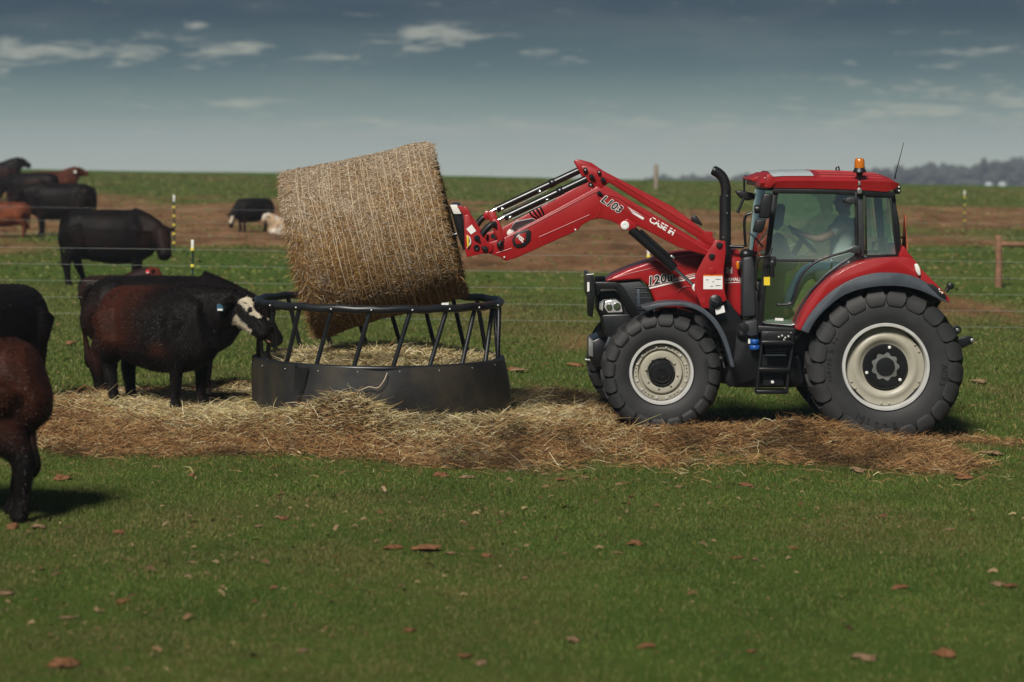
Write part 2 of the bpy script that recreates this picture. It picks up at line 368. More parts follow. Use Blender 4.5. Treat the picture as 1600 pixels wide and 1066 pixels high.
def gnoise(s, d=6, rough=.6, sc=(1, 1, 1)):
    mpn = t.nodes.new('ShaderNodeMapping'); mpn.inputs['Scale'].default_value = sc; L(tcg.outputs['Object'], mpn.inputs[0])
    n = t.nodes.new('ShaderNodeTexNoise'); n.inputs['Scale'].default_value = s; n.inputs['Detail'].default_value = d; n.inputs['Roughness'].default_value = rough
    L(mpn.outputs[0], n.inputs['Vector']); return n.outputs['Fac']
def gramp(f, stops):
    r = t.nodes.new('ShaderNodeValToRGB'); c = r.color_ramp
    while len(c.elements) < len(stops): c.elements.new(.5)
    for e, (q, k) in zip(c.elements, stops): e.position = q; e.color = (*k, 1)
    L(f, r.inputs[0]); return r.outputs[0]
def gmix(f, a, b):
    m = t.nodes.new('ShaderNodeMix'); m.data_type = 'RGBA'; L(f, m.inputs[0]); L(a, m.inputs[6]); L(b, m.inputs[7]); return m.outputs[2]
big = gnoise(.55, 8, .72, (1, .5, 1))
green = gmix(sp.outputs[2], gramp(gnoise(1.3, 10, .75, (1, .6, 1)), [(.3, (.030, .064, .009)), (.55, (.056, .108, .014)), (.75, (.105, .130, .026))]),
             gramp(big, [(.3, (.050, .088, .013)), (.52, (.092, .125, .022)), (.72, (.16, .130, .048))]))
soil = gramp(gnoise(.8, 10, .78, (1, .45, 1)), [(.30, (.050, .050, .016)), (.40, (.115, .055, .024)), (.52, (.215, .112, .052)), (.66, (.33, .205, .11))])
hayg = gramp(gnoise(4.5, 9, .75), [(.30, (.022, .012, .007)), (.5, (.085, .045, .020)), (.72, (.22, .14, .06))])
L(gmix(sp.outputs[0], gmix(sp.outputs[1], green, soil), hayg), p.inputs['Base Color'])
bpn = t.nodes.new('ShaderNodeBump'); bpn.inputs['Strength'].default_value = .9; bpn.inputs['Distance'].default_value = .05; L(gnoise(14, 8, .75), bpn.inputs['Height']); L(bpn.outputs[0], p.inputs['Normal'])
ground = npmesh('ground', np.stack([GX.ravel(), GY.ravel(), GZ], -1), [gf], mg, cols=gc, smooth=180)
tag(ground, 'green pasture with bare brown earth on the slope behind', kind='structure')
# ------------------------------------------------------------------ tractor (traced at its own depths; centre line Y = 27.05)
YC = 27.05
tr = thing('tractor', (2.7, YC, gz(2.7, YC)), 'red tractor with black exhaust stack and front loader holding up the hay bale', 'tractor')
def tyre_bm(c, R0, Wd, rb, N, side):
    # side = +1: outer face toward the camera (local y grows inward)
    bm = bmesh.new(); k = R0 / .826; h = .058 * k; Rc = R0 - h
    def Yl(y): return y * side
    half = [(rb + .0, .055), (rb + .012, .02), (rb + .05 * k, .004), (rb + .11 * k, -.006), (rb + .18 * k, -.006), (Rc - .10 * k, .0), (Rc - .05 * k, .018), (Rc - .018 * k, .045), (Rc - .003, .085), (Rc + .004, Wd / 2)]
    prof = half + [(r, Wd - y) for r, y in half[-2::-1]]
    lathe_bm(bm, [(r, Yl(y)) for r, y in prof], c, 96, False)
    def pt(r, y, a): return Vector((c[0] + r * math.cos(a), c[1] + Yl(y), c[2] + r * math.sin(a)))
    for s2 in (0, 1):
        for i in range(N):
            a0 = 2 * math.pi * (i + .5 * s2) / N
            st = [(R0, Rc - .03, Wd * .53, Wd * .53, 0, .026), (R0 - .001, Rc - .03, Wd * .36, Wd * .36, 5.0, .033), (R0 - .008, Rc - .03, Wd * .17, Wd * .2, 9.5, .050),
                  (R0 - .024 * k, Rc - .05, .040, .09, 11.6, .078), (Rc - .004 * k, Rc - .05, -.004, .08, 12.4, .094), (Rc - .045 * k, Rc - .07, -.019, .05, 12.7, .098),
                  (Rc - .090 * k, Rc - .11, -.024, .03, 12.8, .086), (Rc - .118 * k, Rc - .13, -.022, .03, 12.8, .068), (Rc - .130 * k, Rc - .135, -.016, .03, 12.8, .048)]
            rings = []
            for (rt, rbz, yt, yb, da, hw) in st:
                a = a0 + R(da) * 22 / N; hw = hw * k * 1.12; wt = hw * .90
                if s2: yt, yb = Wd - yt, Wd - yb
                rings.append([pt(rbz, yb, a - hw / rbz), pt(rt, yt, a - wt / rt), pt(rt, yt, a + wt / rt), pt(rbz, yb, a + hw / rbz)])
            loft(bm, rings)
    return bm
def wheel(px, py, Y, R0, Wd, rear, far=False):
    c = W(px, py, Y if not far else Y); 
    if far: c = Vector((c.x, MIRY(Y), c.z))
    s = -1 if far else 1
    rb = .455 if rear else .335
    if rear: prof = [(.455, .06), (.46, .028), (.452, .010), (.428, .010), (.420, .03), (.418, .055), (.418, .075), (.410, .14), (.30, .2), (.05, .2)]
    else: prof = [(.335, .06), (.34, .03), (.333, .012), (.312, .012), (.306, .03), (.303, .05), (.300, .06), (.294, .12), (.2, .15), (.05, .15)]
    w = frombm('wheel', lathe_bm(bmesh.new(), [(r, y * s) for r, y in prof], c, 72, False), 'rim_silver', tr, 30)
    frombm('tyre', tyre_bm(c, R0, Wd, rb, 21 if rear else 20, s), 'rubber', w, 32)
    if far:
        lathe('disc', [(r, y * s) for r, y in [(.41 if rear else .29, .13), (.2, .08), (.05, .08)]], c, 'rim_cream', w, 40); return w
    if rear:
        lathe('disc', [(.415, .125), (.408, .098), (.385, .094), (.352, .096), (.335, .082), (.315, .074), (.290, .080), (.265, .098), (.245, .12), (.18, .13), (.05, .13)], c, 'rim_cream', w, 72, 50)
        lathe('hub', [(.236, .13), (.236, .085), (.228, .076), (.19, .074), (.135, .078), (.128, .1), (.02, .1)], c, 'black_metal', w, 56, 30)
        # lobed opening round the axle end
        n = 96; bm = bmesh.new(); rings = []
        for q, (rr, yy) in enumerate([(.150, .079), (.148, .070), (.104, .068), (.098, .09)]):
            ring = []
            for k in range(n):
                a = 2 * math.pi * k / n; lob = .012 * math.cos(9 * a) if q < 2 else 0
                ring.append(Vector((c[0] + (rr - .012 + lob) * math.cos(a), c[1] + yy, c[2] + (rr - .012 + lob) * math.sin(a))))
            rings.append(ring)
        loft(bm, rings, cap=False); frombm('lobed_ring', bm, 'steel', w, 30)
        lathe('axle_end', [(.10, .1), (.098, .06), (.09, .052), (.02, .05)], c, 'black_plastic', w, 40)
        for a in (78, 198, 318): lathe('bolt', [(.017, .08), (.017, .062), (.011, .056), (.002, .056)], (c[0] + .205 * math.cos(R(a)), c[1], c[2] + .205 * math.sin(R(a))), 'white_paint', w, 14)
        for i in range(12):
            a = R(i * 30 + (-9 if i % 2 else 9) + 15)
            lathe('bolt', [(.013, .1), (.013, .086), (.008, .08), (.002, .08)], (c[0] + .385 * math.cos(a), c[1], c[2] + .385 * math.sin(a)), 'rim_cream', w, 10)
        for i in range(4):      # dark openings between disc and rim
            a0 = R(45 + 90 * i); bm = bmesh.new(); pts = []
            for k in range(13): a = a0 + R(-17 + 34 * k / 12); pts.append((c[0] + .4125 * math.cos(a), c[2] + .4125 * math.sin(a)))
            frombm('rim_slot', prism_bm(pts, c[1] + .0925, c[1] + .11, 0, raw=True), 'black_plastic', w, 0)
    else:
        lathe('disc', [(.298, .11), (.292, .072), (.285, .066), (.250, .064), (.244, .075), (.238, .10), (.228, .10), (.222, .075), (.212, .062), (.170, .058), (.150, .066), (.14, .09), (.05, .09)], c, 'rim_cream', w, 64, 40)
        lathe('hub', [(.137, .09), (.137, .04), (.128, .03), (.105, .026), (.100, .01), (.090, .0), (.045, -.004), (.042, .006), (.005, .006)], c, 'black_metal', w, 48, 30)
        for i in range(8):
            a = R(i * 45 + 80); lathe('bolt', [(.011, .075), (.011, .048), (.007, .042), (.002, .042)], (c[0] + .168 * math.cos(a), c[1], c[2] + .168 * math.sin(a)), 'rim_cream', w, 10)
        for i in range(12):
            a = R(i * 30 + 5); lathe('stud', [(.008, .04), (.008, .024), (.004, .02), (.001, .02)], (c[0] + .121 * math.cos(a), c[1], c[2] + .121 * math.sin(a)), 'black_plastic', w, 8)
        for i in range(6):
            for d in (-11, 11):
                a = R(i * 60 + 30 + d); lathe('bolt', [(.013, .075), (.013, .056), (.008, .05), (.002, .05)], (c[0] + .268 * math.cos(a), c[1], c[2] + .268 * math.sin(a)), 'rim_silver', w, 10)
            for d in (-9, 0, 9):
                a = R(i * 60 + d); lathe('bolt_hole', [(.007, .075), (.007, .0625), (.001, .0625)], (c[0] + .268 * math.cos(a), c[1], c[2] + .268 * math.sin(a)), 'black_plastic', w, 8)
    return w
RW = wheel(1385, 574, 26.0, .828, .46, True); FW = wheel(1034, 583, 26.08, .636, .36, False)
wheel(1385, 574, 26.0, .828, .46, True, True); fwf = wheel(1034, 583, 26.08, .636, .36, False, True); fwf.location.x -= .10
# moulded sidewall lettering
def ring_text(body, wc, r, a_deg, size, parent, flip=False):
    n = len(body); step = size * .72 / r
    for i, ch in enumerate(body):
        if ch == ' ': continue
        a = R(a_deg) - (i - (n - 1) / 2) * step * (-1 if flip else 1)
        x, z = wc[0] + r * math.cos(a), wc[2] + r * math.sin(a)
        px = 800 + x * FPX / (wc[1] - .012); py = HORIZ + (CAMH - z) * FPX / (wc[1] - .012)
        lettering('sidewall_letter', ch, px, py, wc[1] - .0085, size * FPX / wc[1] * .7, math.degrees(a) - 90 + (180 if flip else 0), 'rubber_letter', parent, ext=.004)
rc = W(1385, 574, 26.0); fc = W(1034, 583, 26.08)
ring_text('AC85', rc, .60, -8, .085, RW); ring_text('460/85 R 34', rc, .60, 172, .062, RW); ring_text('Mitas', rc, .60, -100, .13, RW, True)
ring_text('C85', fc, .475, 8, .062, FW)
# chassis
prism('engine_block', [(1010, 478), (1158, 478), (1165, 520), (1240, 530), (1262, 560), (1262, 600), (1130, 600), (1100, 590), (1000, 590), (960, 560), (962, 520), (1000, 500)], 26.78, 27.32, 'black_plastic', tr, .02)
prism('front_frame', [(940, 492), (1000, 490), (1010, 520), (1000, 545), (960, 545), (948, 532)], 26.66, 27.44, 'black_metal', tr, .02)
prism('front_weight_carrier', [(921, 535), (937, 528), (950, 540), (950, 572), (928, 574), (921, 560)], 26.62, 27.48, 'black_metal', tr, .015)
prism('tow_plate', [(920, 528), (927, 533), (927, 558), (920, 556)], 26.60, 27.0, 'steel', tr, .004)
tube('tow_pin', [W(914, 562, 26.75), W(938, 565, 26.75)], .014, 'steel', tr, 8)
prism('axle_bracket', [(944, 545), (952, 525), (968, 548), (955, 560)], 26.58, 26.7, 'fender_grey', tr, .01)
tube('front_axle', [Vector((fc.x, 26.3, fc.z)), Vector((fc.x, 27.8, fc.z))], .085, 'black_metal', tr, 14)
tube('rear_axle', [Vector((rc.x, 26.3, rc.z)), Vector((rc.x, 27.8, rc.z))], .13, 'black_metal', tr, 16)
prism('transmission', [(1190, 530), (1450, 470), (1480, 530), (1470, 600), (1200, 605)], 26.75, 27.35, 'black_metal', tr, .04)
for (a, b, r_) in [((1108, 520), (1128, 560), .02), ((1098, 512), (1118, 528), .03), ((1118, 545), (1138, 548), .018), ((1120, 530), (1132, 575), .012)]:
    tube('steering_ram', [W(*a, 26.62), W(*b, 26.6)], r_, 'steel', tr, 10)
for (x, y) in [(1105, 518), (1121, 548), (1130, 540), (1126, 560), (1112, 524)]: cyl('hose_fitting', W(x, y, 26.56), (1, .3, .2), .018, .035, 'steel', tr, 10)
prism('side_box', [(1160, 505), (1186, 503), (1190, 590), (1140, 606), (1132, 596), (1146, 560), (1150, 520)], 26.35, 26.75, 'black_plastic', tr, .02)
prism('fuel_tank', [(1132, 588), (1150, 560), (1190, 552), (1250, 555), (1258, 600), (1240, 606), (1150, 606), (1134, 600)], 26.42, 26.85, 'black_plastic', tr, .03, 3)
prism('battery_cover', [(1164, 503), (1183, 500), (1184, 524), (1172, 526), (1162, 520)], 26.28, 26.6, 'grey_plastic', tr, .012)
lathe('filler_cap', [(.05, .03), (.055, .0), (.05, -.03), (.02, -.035)], W(1162, 512, 26.3), 'black_plastic', tr, 20)
cyl('filler_neck', W(1160, 521, 26.33), (0, 0, 1), .058, .07, 'black_plastic', tr)
cyl('blue_filler_cap', W(1179, 534, 26.27), (0, 0, 1), .046, .05, 'blue_cap', tr); cyl('blue_filler_cap', W(1179, 543, 26.27), (0, 0, 1), .055, .05, 'blue_cap', tr)
prism('sticker', [(1169, 529), (1178, 529), (1178, 537), (1169, 537)], 26.335, 26.34, 'white_decal', tr, 0)
# steps
st = prism('step_panel', [(1190, 518), (1241, 518), (1241, 534), (1190, 534)], 26.24, 26.34, 'black_plastic', tr, .008)
for x0, x1 in ((1191, 1182), (1240, 1229)):
    tube('step_rail', [W(x0, 534, 26.18), W(x1 + 4, 575, 26.16), W(x1, 615, 26.14)], .018, 'black_metal', st, 8)
for (y, xa, xb) in ((536, 1190, 1240), (578, 1186, 1235), (613, 1182, 1230)):
    prism('step_tread', [(xa, y - 3), (xb, y - 3), (xb, y + 3), (xa, y + 3)], 26.10, 26.34, 'black_metal', st, .008)
for y in (546, 550, 554): prism('step_grating', [(1196, y), (1228, y), (1228, y + 2), (1196, y + 2)], 26.22, 26.26, 'fender_grey', st, 0)
prism('tool_box', [(1192, 591), (1226, 589), (1225, 603), (1191, 603)], 26.22, 26.42, 'black_plastic', st, .012)
bolts('bolt', [(1207, 597)], .018, 'white_paint', st, 26.21); bolts('bolt', [(1198, 520), (1236, 520)], .009, 'steel', st, 26.235)
for (x, y) in [(1217, 527), (1222, 525), (1227, 528), (1232, 526), (1225, 531)]: cyl('hydraulic_coupler', W(x, y, 26.22), (0, 1, 0), .013, .05, 'steel', st, 10)
prism('rear_step_brace', [(1240, 526), (1256, 514), (1260, 520), (1243, 534)], 26.3, 26.4, 'black_metal', tr, .008)
# hood
hood = prism('hood', [(946, 441), (957, 432), (985, 419.5), (1012, 410), (1030, 405), (1085, 398), (1160, 396), (1160, 497), (1150, 492), (1137, 470), (1120, 482), (1026, 482), (1022, 468), (1012, 446), (1000, 437)], 26.67, 27.43, 'red_paint', tr, .045, 4, 60)
prism('hood_crown', [(1008, 412), (1032, 400), (1060, 394), (1100, 391), (1155, 390), (1155, 400), (1030, 408)], 26.80, 27.30, 'red_paint', hood, .03, 3, 60)
tube('hood_crease', [W(950, 438, 26.675), W(985, 427, 26.672), W(1030, 417, 26.669), (W(1085, 411, 26.669))], .006, 'red_paint', hood, 6)
tube('hood_bulge', spline([W(1057, 470, 26.668), W(1058, 458, 26.668), W(1068, 449, 26.668), W(1080, 448, 26.668)], 5), .007, 'red_paint', hood, 6)
prism('hood_rear_panel', [(1132, 404), (1159, 402), (1159, 495), (1134, 470)], 26.655, 26.69, 'red_paint', hood, .006)
# grille and nose
gr = prism('grille', [(950, 442), (1000, 438.5), (1010, 447), (1020, 472), (1012, 492), (990, 500), (940, 500), (933, 488), (931, 464), (938, 450)], 26.70, 27.40, 'grey_plastic', tr, .035, 3)
prism('grille_side_panel', [(965, 444), (1000, 440), (1009, 448), (1019, 472), (1016, 484), (990, 486), (975, 462)], 26.685, 26.74, 'grey_plastic', gr, .008)
for y in (450, 458, 466): tube('grille_slot', [W(992, y, 26.683), W(1012 + (y - 450) * .35, y, 26.683)], .006, 'black_plastic', gr, 6)
prism('grille_latch', [(995, 452), (1000, 452), (1001, 480), (996, 480)], 26.672, 26.70, 'fender_grey', gr, .004)
prism('nose_cap', [(937, 456), (958, 453), (975, 464), (970, 468), (935, 468)], 26.68, 27.42, 'black_plastic', gr, .02, 3)
prism('lower_nose', [(938, 496), (985, 496), (975, 520), (960, 540), (945, 520)], 26.76, 27.34, 'black_plastic', gr, .03, 3)
for nm, y0, y1, far in (('headlight', 26.665, 26.80, 0), ('headlight', MIRY(26.80), MIRY(26.665), 1)):
    hl = prism(nm, [(934, 469), (962, 466), (972, 472), (976, 490), (970, 494), (938, 490), (933, 480)], y0 + .005, y1, 'black_plastic', gr, .012)
    if not far:
        prism('reflector', [(946, 471), (962, 468), (970, 474), (973, 488), (950, 489), (944, 480)], 26.663, 26.68, 'lens', hl, .006)
        prism('reflector', [(936, 471), (943, 470), (942, 486), (936, 483)], 26.663, 26.68, 'lens', hl, .004)
        for q in [(952, 480, .034), (964, 479, .040)]: lathe('bulb_bowl', [(q[2], .0), (q[2] * .95, -.008), (q[2] * .6, .006), (q[2] * .2, .012), (.004, -.004)], W(q[0], q[1], 26.66), 'chrome', hl, 24)
# loader front guard
for Yg, far in ((26.56, 0), (MIRY(26.60), 1)):
    g = prism('hood_guard_arm', [(928, 441), (962, 441), (969, 444), (976, 451), (1006, 500), (990, 500), (965, 456), (960, 452), (938, 452), (935, 462), (928, 462)], Yg, Yg + .04, 'black_metal', tr, .006)
    if not far:
        bolts('bolt', [(928, 446), (927.5, 459)], .014, 'white_paint', g, Yg - .002)
gd = prism('hood_guard', [(916, 430), (927, 429), (930, 440), (930, 464), (926, 496), (918, 494)], 26.5, 26.56, 'black_metal', tr, .006)
prism('guard_plate', [(916, 430), (922, 430), (922, 466), (916, 463)], 26.56, 27.54, 'black_metal', gd, .006); prism('guard_marker', [(917.5, 441), (921, 441), (921, 455), (917.5, 456)], 26.494, 26.50, 'white_decal', gd, 0)
tube('guard_top_edge', [W(916.5, 429.5, 26.5), W(927.5, 428.8, 26.5)], .008, 'steel', gd, 6)
prism('guard_bar', [(929, 431), (956, 432), (950, 441), (930, 441)], MIRY(26.58), MIRY(26.54), 'black_metal', gd, .006)
# front mudguard
def arc_band(name, outer, inner, Y1, Y2, m, parent, bev=.008):
    o = spline([(a, b, 0) for a, b in outer], 5); i = spline([(a, b, 0) for a, b in inner], 5)
    return prism(name, [(p.x, p.y) for p in o] + [(p.x, p.y) for p in i[::-1]], Y1, Y2, m, parent, bev)
ff = arc_band('front_mudguard', [(1003, 481), (1030, 474), (1062, 472.5), (1090, 478), (1115, 495), (1132, 521), (1142, 550), (1148, 574)], [(1012, 486), (1034, 480), (1061, 478.5), (1087, 484), (1110, 501), (1126, 526), (1136, 552), (1142, 574)], 26.02, 26.44, 'fender_grey', tr, .007)
prism('mudguard_front_lip', [(1003, 481), (1016, 477), (1020, 483), (1012, 487)], 26.0, 26.46, 'fender_grey', ff, .006)
prism('amber_reflector', [(1023, 482), (1031, 482), (1031, 488), (1023, 488)], 26.3, 26.34, 'amber', ff, .003)
prism('mudguard_bracket', [(1060, 482), (1085, 490), (1085, 500), (1060, 495)], 26.42, 26.8, 'black_metal', ff, .006)
# cab front post box, lamp, dark side
ap = prism('air_intake_panel', [(1160, 402), (1176, 400), (1180, 420), (1182, 495), (1160, 497)], 26.42, 26.72, 'grey_plastic', tr, .03, 3)
bm = bmesh.new(); bmesh.ops.create_uvsphere(bm, u_segments=20, v_segments=12, radius=.075); bmesh.ops.scale(bm, vec=(.95, .9, .85), verts=bm.verts); bmesh.ops.translate(bm, vec=W(1166, 398, 26.5), verts=bm.verts)
frombm('lamp_dome', bm, 'black_plastic', ap, 180)
prism('amber_indicator', [(1149.5, 411), (1153, 408), (1156, 409), (1156, 420), (1153, 421), (1150, 418)], 26.5, 26.58, 'amber', ap, .008); prism('indicator_body', [(1155, 408), (1161, 408), (1161, 421), (1155, 421)], 26.49, 26.6, 'black_plastic', ap, .006)
prism('loader_subframe', [(1106, 482), (1137, 468), (1158, 498), (1158, 520), (1150, 560), (1130, 540), (1112, 505)], 26.50, 26.62, 'black_metal', tr, .008)
# exhaust
ex = frombm('exhaust_stack', tube_bm(bmesh.new(), [W(1133, 412, 26.62), W(1133, 306, 26.62)], .062, 24), 'black_plastic', tr, 50)
pth = spline([W(1134, 308, 26.62), W(1134, 294, 26.62), W(1130, 279, 26.62), W(1122.5, 270.5, 26.62), W(1114, 266, 26.62)], 6)
bm = tube_bm(bmesh.new(), pth, [.054] * (len(pth) - 1) + [.05], 22)
frombm('exhaust_elbow', bm, 'black_plastic', ex, 50)
d_ = (pth[-1] - pth[-2]).normalized(); cyl('exhaust_mouth', pth[-1] + d_ * .002, d_, .043, .01, 'black_decal', ex, 20)
bolts('bolt', [(1136, 306), (1136, 333), (1130, 371)], .008, 'steel', ex, 26.555)
tube('handrail', [W(1138, 385, 26.6), W(1162, 386, 26.55)], .018, 'black_metal', tr, 8)
# rear fender
fo = [(1245, 515), (1254, 491), (1268, 468), (1286, 447), (1310, 428), (1335, 415), (1362, 406.5), (1400, 403.5), (1426, 404.5), (1440, 421), (1462, 443), (1480, 462), (1484, 471)]
fi = [(1252, 517), (1263, 497), (1281, 474), (1306, 452), (1336, 436), (1366, 428), (1392, 427), (1420, 430), (1446, 441), (1466, 458), (1481, 472)]
rf = arc_band('rear_mudguard', fo, fi, 26.02, 26.56, 'red_paint', tr, .02)
arc_band('mudguard_extension', [(p[0], p[1] - .5) for p in fi], [(1263, 521), (1275, 500), (1295, 479), (1320, 461), (1350, 451), (1382, 447), (1412, 448), (1440, 455), (1462, 465), (1483, 474)], 25.95, 26.5, 'fender_grey', rf, .012)
prism('mudguard_rear_shelf', [(1404, 400), (1412, 384), (1420, 396), (1428, 404), (1410, 408)], 26.3, 27.8, 'red_paint', rf, .01)
frf = arc_band('rear_mudguard', fo, fi, MIRY(26.56), MIRY(26.02), 'red_paint', tr, .02)
prism('inner_arch', [(1250, 520), (1285, 470), (1340, 437), (1400, 430), (1470, 470), (1450, 520), (1385, 560), (1290, 560)], 26.5, 26.58, 'black_plastic', tr, .01)
lp = prism('side_lamp', [(1429, 413), (1434, 412), (1438, 420), (1439, 430), (1435, 431), (1431, 424)], 25.985, 26.1, 'lamp_white', rf, .01)
tl = prism('tail_lamp_strip', [(1449, 444), (1458, 444), (1478, 461), (1480, 468), (1470, 465)], 25.94, 26.0, 'black_plastic', rf, .006)
bolts('bolt', [(1472, 457.5)], .012, 'cream_decal', tl, 25.938); bolts('bolt', [(1467.5, 452), (1468.5, 455.5)], .008, 'white_decal', tl, 25.938)
tube('grab_handle', [W(1478, 456, 26.1), W(1484, 447, 26.1)], .022, 'black_plastic', rf, 8); cyl('handle_knob', W(1485, 447, 26.1), (0, 1, 0), .036, .06, 'black_plastic', rf, 16)
tube('mudguard_strut', [W(1468, 470, 26.25), W(1458, 484, 26.3)], .022, 'black_metal', rf, 8)
# three-point hitch
for (pts, Y) in (([(1488, 512), (1496, 508), (1502, 512), (1502, 519), (1495, 524), (1488, 524)], 26.6), ([(1494, 530), (1513, 525), (1520, 527), (1522, 533), (1518, 538), (1502, 545), (1496, 545)], 26.55)):
    h = prism('hitch_arm', pts, Y, Y + .05, 'black_metal', tr, .008); lx = pts[2]
    cyl('hitch_ball', W(pts[-3][0] + 1 if len(pts) > 6 else 1496, 532 if len(pts) > 6 else 516, Y - .005), (0, 1, 0), .022, .03, 'steel', h, 14)
prism('hitch_frame', [(1460, 500), (1490, 512), (1500, 530), (1496, 548), (1465, 545)], 26.6, 27.5, 'black_metal', tr, .02)
# ------------------------------------------------------------------ cab
YN, YF = 26.33, MIRY(26.33)
def bar(name, pts, wpx, Y, depth, m, parent, mirror=False):
    # flat bar following a pixel path in the plane of depth Y
    P = [Vector((a, b, 0)) for a, b in pts]; Lf, Rt = [], []
    for i, p_ in enumerate(P):
        a = P[max(i - 1, 0)]; b = P[min(i + 1, len(P) - 1)]; d = (b - a).normalized(); n = Vector((-d.y, d.x, 0)) * wpx / 2
        Lf.append(p_ + n); Rt.append(p_ - n)
    poly = [(q.x, q.y) for q in Lf + Rt[::-1]]
    if not mirror: return prism(name, poly, Y, Y + depth, m, parent, .006)
    xz = [W(a, b, Y) for a, b in poly]
    return prism(name, [(q.x, q.z) for q in xz], MIRY(Y + depth), MIRY(Y), m, parent, .006, raw=True)
cab = prism('cab_floor', [(1186, 508), (1245, 512), (1250, 522), (1186, 520)], 26.34, YF, 'black_plastic', tr, .01)
dooro = [(1214, 301), (1337, 303), (1338, 399), (1318, 411), (1292, 430), (1268, 455), (1254, 480), (1243, 511), (1190, 506), (1192, 470)]
def curved_pane(name, poly, parent):      # side glass leans in a little more towards the top
    bm = bmesh.new(); bm.faces.new([bm.verts.new(W(a, b, YN)) for a, b in poly]); zs = [v.co.z for v in bm.verts]; z0, z1 = min(zs), max(zs)
    for k in range(1, 14): bmesh.ops.bisect_plane(bm, geom=bm.verts[:] + bm.edges[:] + bm.faces[:], plane_co=(0, 0, z0 + (z1 - z0) * k / 14), plane_no=(0, 0, 1))
    for v in bm.verts: v.co.y += .004 + .016 * max(0, (v.co.z - 1.45)) ** 2 + .010 * max(0, v.co.z - 1.2)
    return frombm(name, bm, 'cab_glass', parent, 180)
for mir in (0, 1):
    bar('front_pillar', [(1213, 296), (1203, 370), (1193, 450), (1188, 512)], 8, YN, .06, 'black_plastic', tr, mir)
    bar('middle_pillar', [(1343, 300), (1344, 350), (1345, 404)], 12, YN, .06, 'grey_plastic', tr, mir)
    bar('rear_pillar', [(1395, 300), (1400, 350), (1405, 402)], 7, YN + .05, .06, 'black_plastic', tr, mir)
    bar('cab_top_rail', [(1208, 298), (1300, 299), (1398, 304)], 9, YN - .02, .08, 'black_plastic', tr, mir)
    bar('rear_window_rail', [(1345, 403), (1375, 403), (1405, 403)], 6, YN, .06, 'black_plastic', tr, mir)
    g = [(1216, 303), (1336, 304.5), (1336, 400), (1316, 410), (1290, 429), (1266, 454), (1251, 480), (1241, 508), (1193, 503), (1195, 470)]
    q = [(1352, 307), (1392, 308), (1402, 399), (1354, 399)]
    if not mir:
        door = bar('door', [(1338, 300), (1339, 360), (1338, 399), (1317, 411), (1291, 430), (1267, 455), (1252, 481), (1242, 509), (1218, 508), (1191, 504)], 4, YN - .025, .035, 'black_plastic', tr)
        gp = curved_pane('door_glass', g, door); curved_pane('quarter_window', q, tr)
        [bar('window_seal', [q[i_], q[(i_ + 1) % 4]], 3, YN - .01, .015, 'black_plastic', tr) for i_ in range(4)]
        tube('door_edge', [W(a, b, YN - .028) for a, b in [(1193, 503.5), (1196, 505), (1236, 508.5), (1241, 507)]], .006, 'steel', door, 6)
    else:
        xz = [W(a, b, YN) for a, b in g]; prism('door_glass', [(v.x, v.z) for v in xz], YF, YF + .006, 'cab_glass', tr, 0, raw=True)
        xz = [W(a, b, YN) for a, b in q]; prism('quarter_window', [(v.x, v.z) for v in xz], YF, YF + .006, 'cab_glass', tr, 0, raw=True)
# windscreen and rear window (span the width of the cab)
def pane(name, a, b, y0, y1, bulge, m, parent):
    bm = bmesh.new(); A = W(*a, YN); B = W(*b, YN); rings = []
    for j in range(9):
        tt = j / 8; yy = y0 + (y1 - y0) * tt; off = bulge * (1 - (2 * tt - 1) ** 2)
        rings.append([Vector((A.x + off, yy, A.z)), Vector((B.x + off, yy, B.z))])
    vs = [[bm.verts.new(p_) for p_ in r_] for r_ in rings]
    for j in range(8): bm.faces.new((vs[j][0], vs[j][1], vs[j + 1][1], vs[j + 1][0]))
    return frombm(name, bm, m, parent, 180)
pane('windscreen', (1209, 298), (1187, 470), YN + .05, YF - .05, -.12, 'cab_glass', tr)
pane('rear_window', (1397, 304), (1406, 402), YN + .1, YF - .1, .05, 'cab_glass', tr)
prism('firewall', [(1176, 440), (1196, 440), (1190, 512), (1176, 512)], 26.45, 27.65, 'black_plastic', tr, .02)
prism('cab_skirt', [(1184, 509), (1246, 513), (1250, 522), (1184, 520)], 26.27, 26.36, 'black_plastic', tr, .01)
# door furniture
hd = prism('door_handle', [(1201, 402), (1213, 401), (1213, 415), (1210, 418), (1211, 432), (1207, 435), (1203, 430), (1204, 416), (1201, 414)], YN - .07, YN - .03, 'black_plastic', door, .008)
lathe('lock', [(.012, .0), (.010, -.004), (.002, -.005)], W(1206.5, 409, YN - .072), 'steel', hd, 12)
tube('door_bar', [W(1212, 407, YN - .04), W(1275, 407.5, YN - .04)], .013, 'black_plastic', door, 8)
tube('grab_rail', spline([W(1345, 388, YN - .03), W(1318, 395, YN - .05), W(1290, 403, YN - .06), (W(1268, 414, YN - .06)), W(1251, 434, YN - .06), W(1243, 458, YN - .06), W(1238, 473, YN - .06), W(1228, 476, YN - .05), W(1214, 476, YN - .04)], 5), .013, 'black_plastic', door, 8)
prism('hinge_plate', [(1322, 392), (1336, 384), (1344, 384), (1345, 396), (1335, 396)], YN - .06, YN - .02, 'grey_plastic', door, .008)
prism('hinge_plate', [(1319, 314), (1324, 309), (1337, 307), (1337, 319), (1326, 318)], YN - .06, YN - .02, 'grey_plastic', door, .008)
prism('warning_sticker', [(1193.5, 433), (1203, 433), (1203, 446), (1193.5, 446)], YN - .012, YN - .009, 'yellow_decal', door, 0)
prism('sticker', [(1211, 497), (1224, 497.5), (1224, 501.5), (1211, 501)], YN - .012, YN - .009, 'white_decal', door, 0)
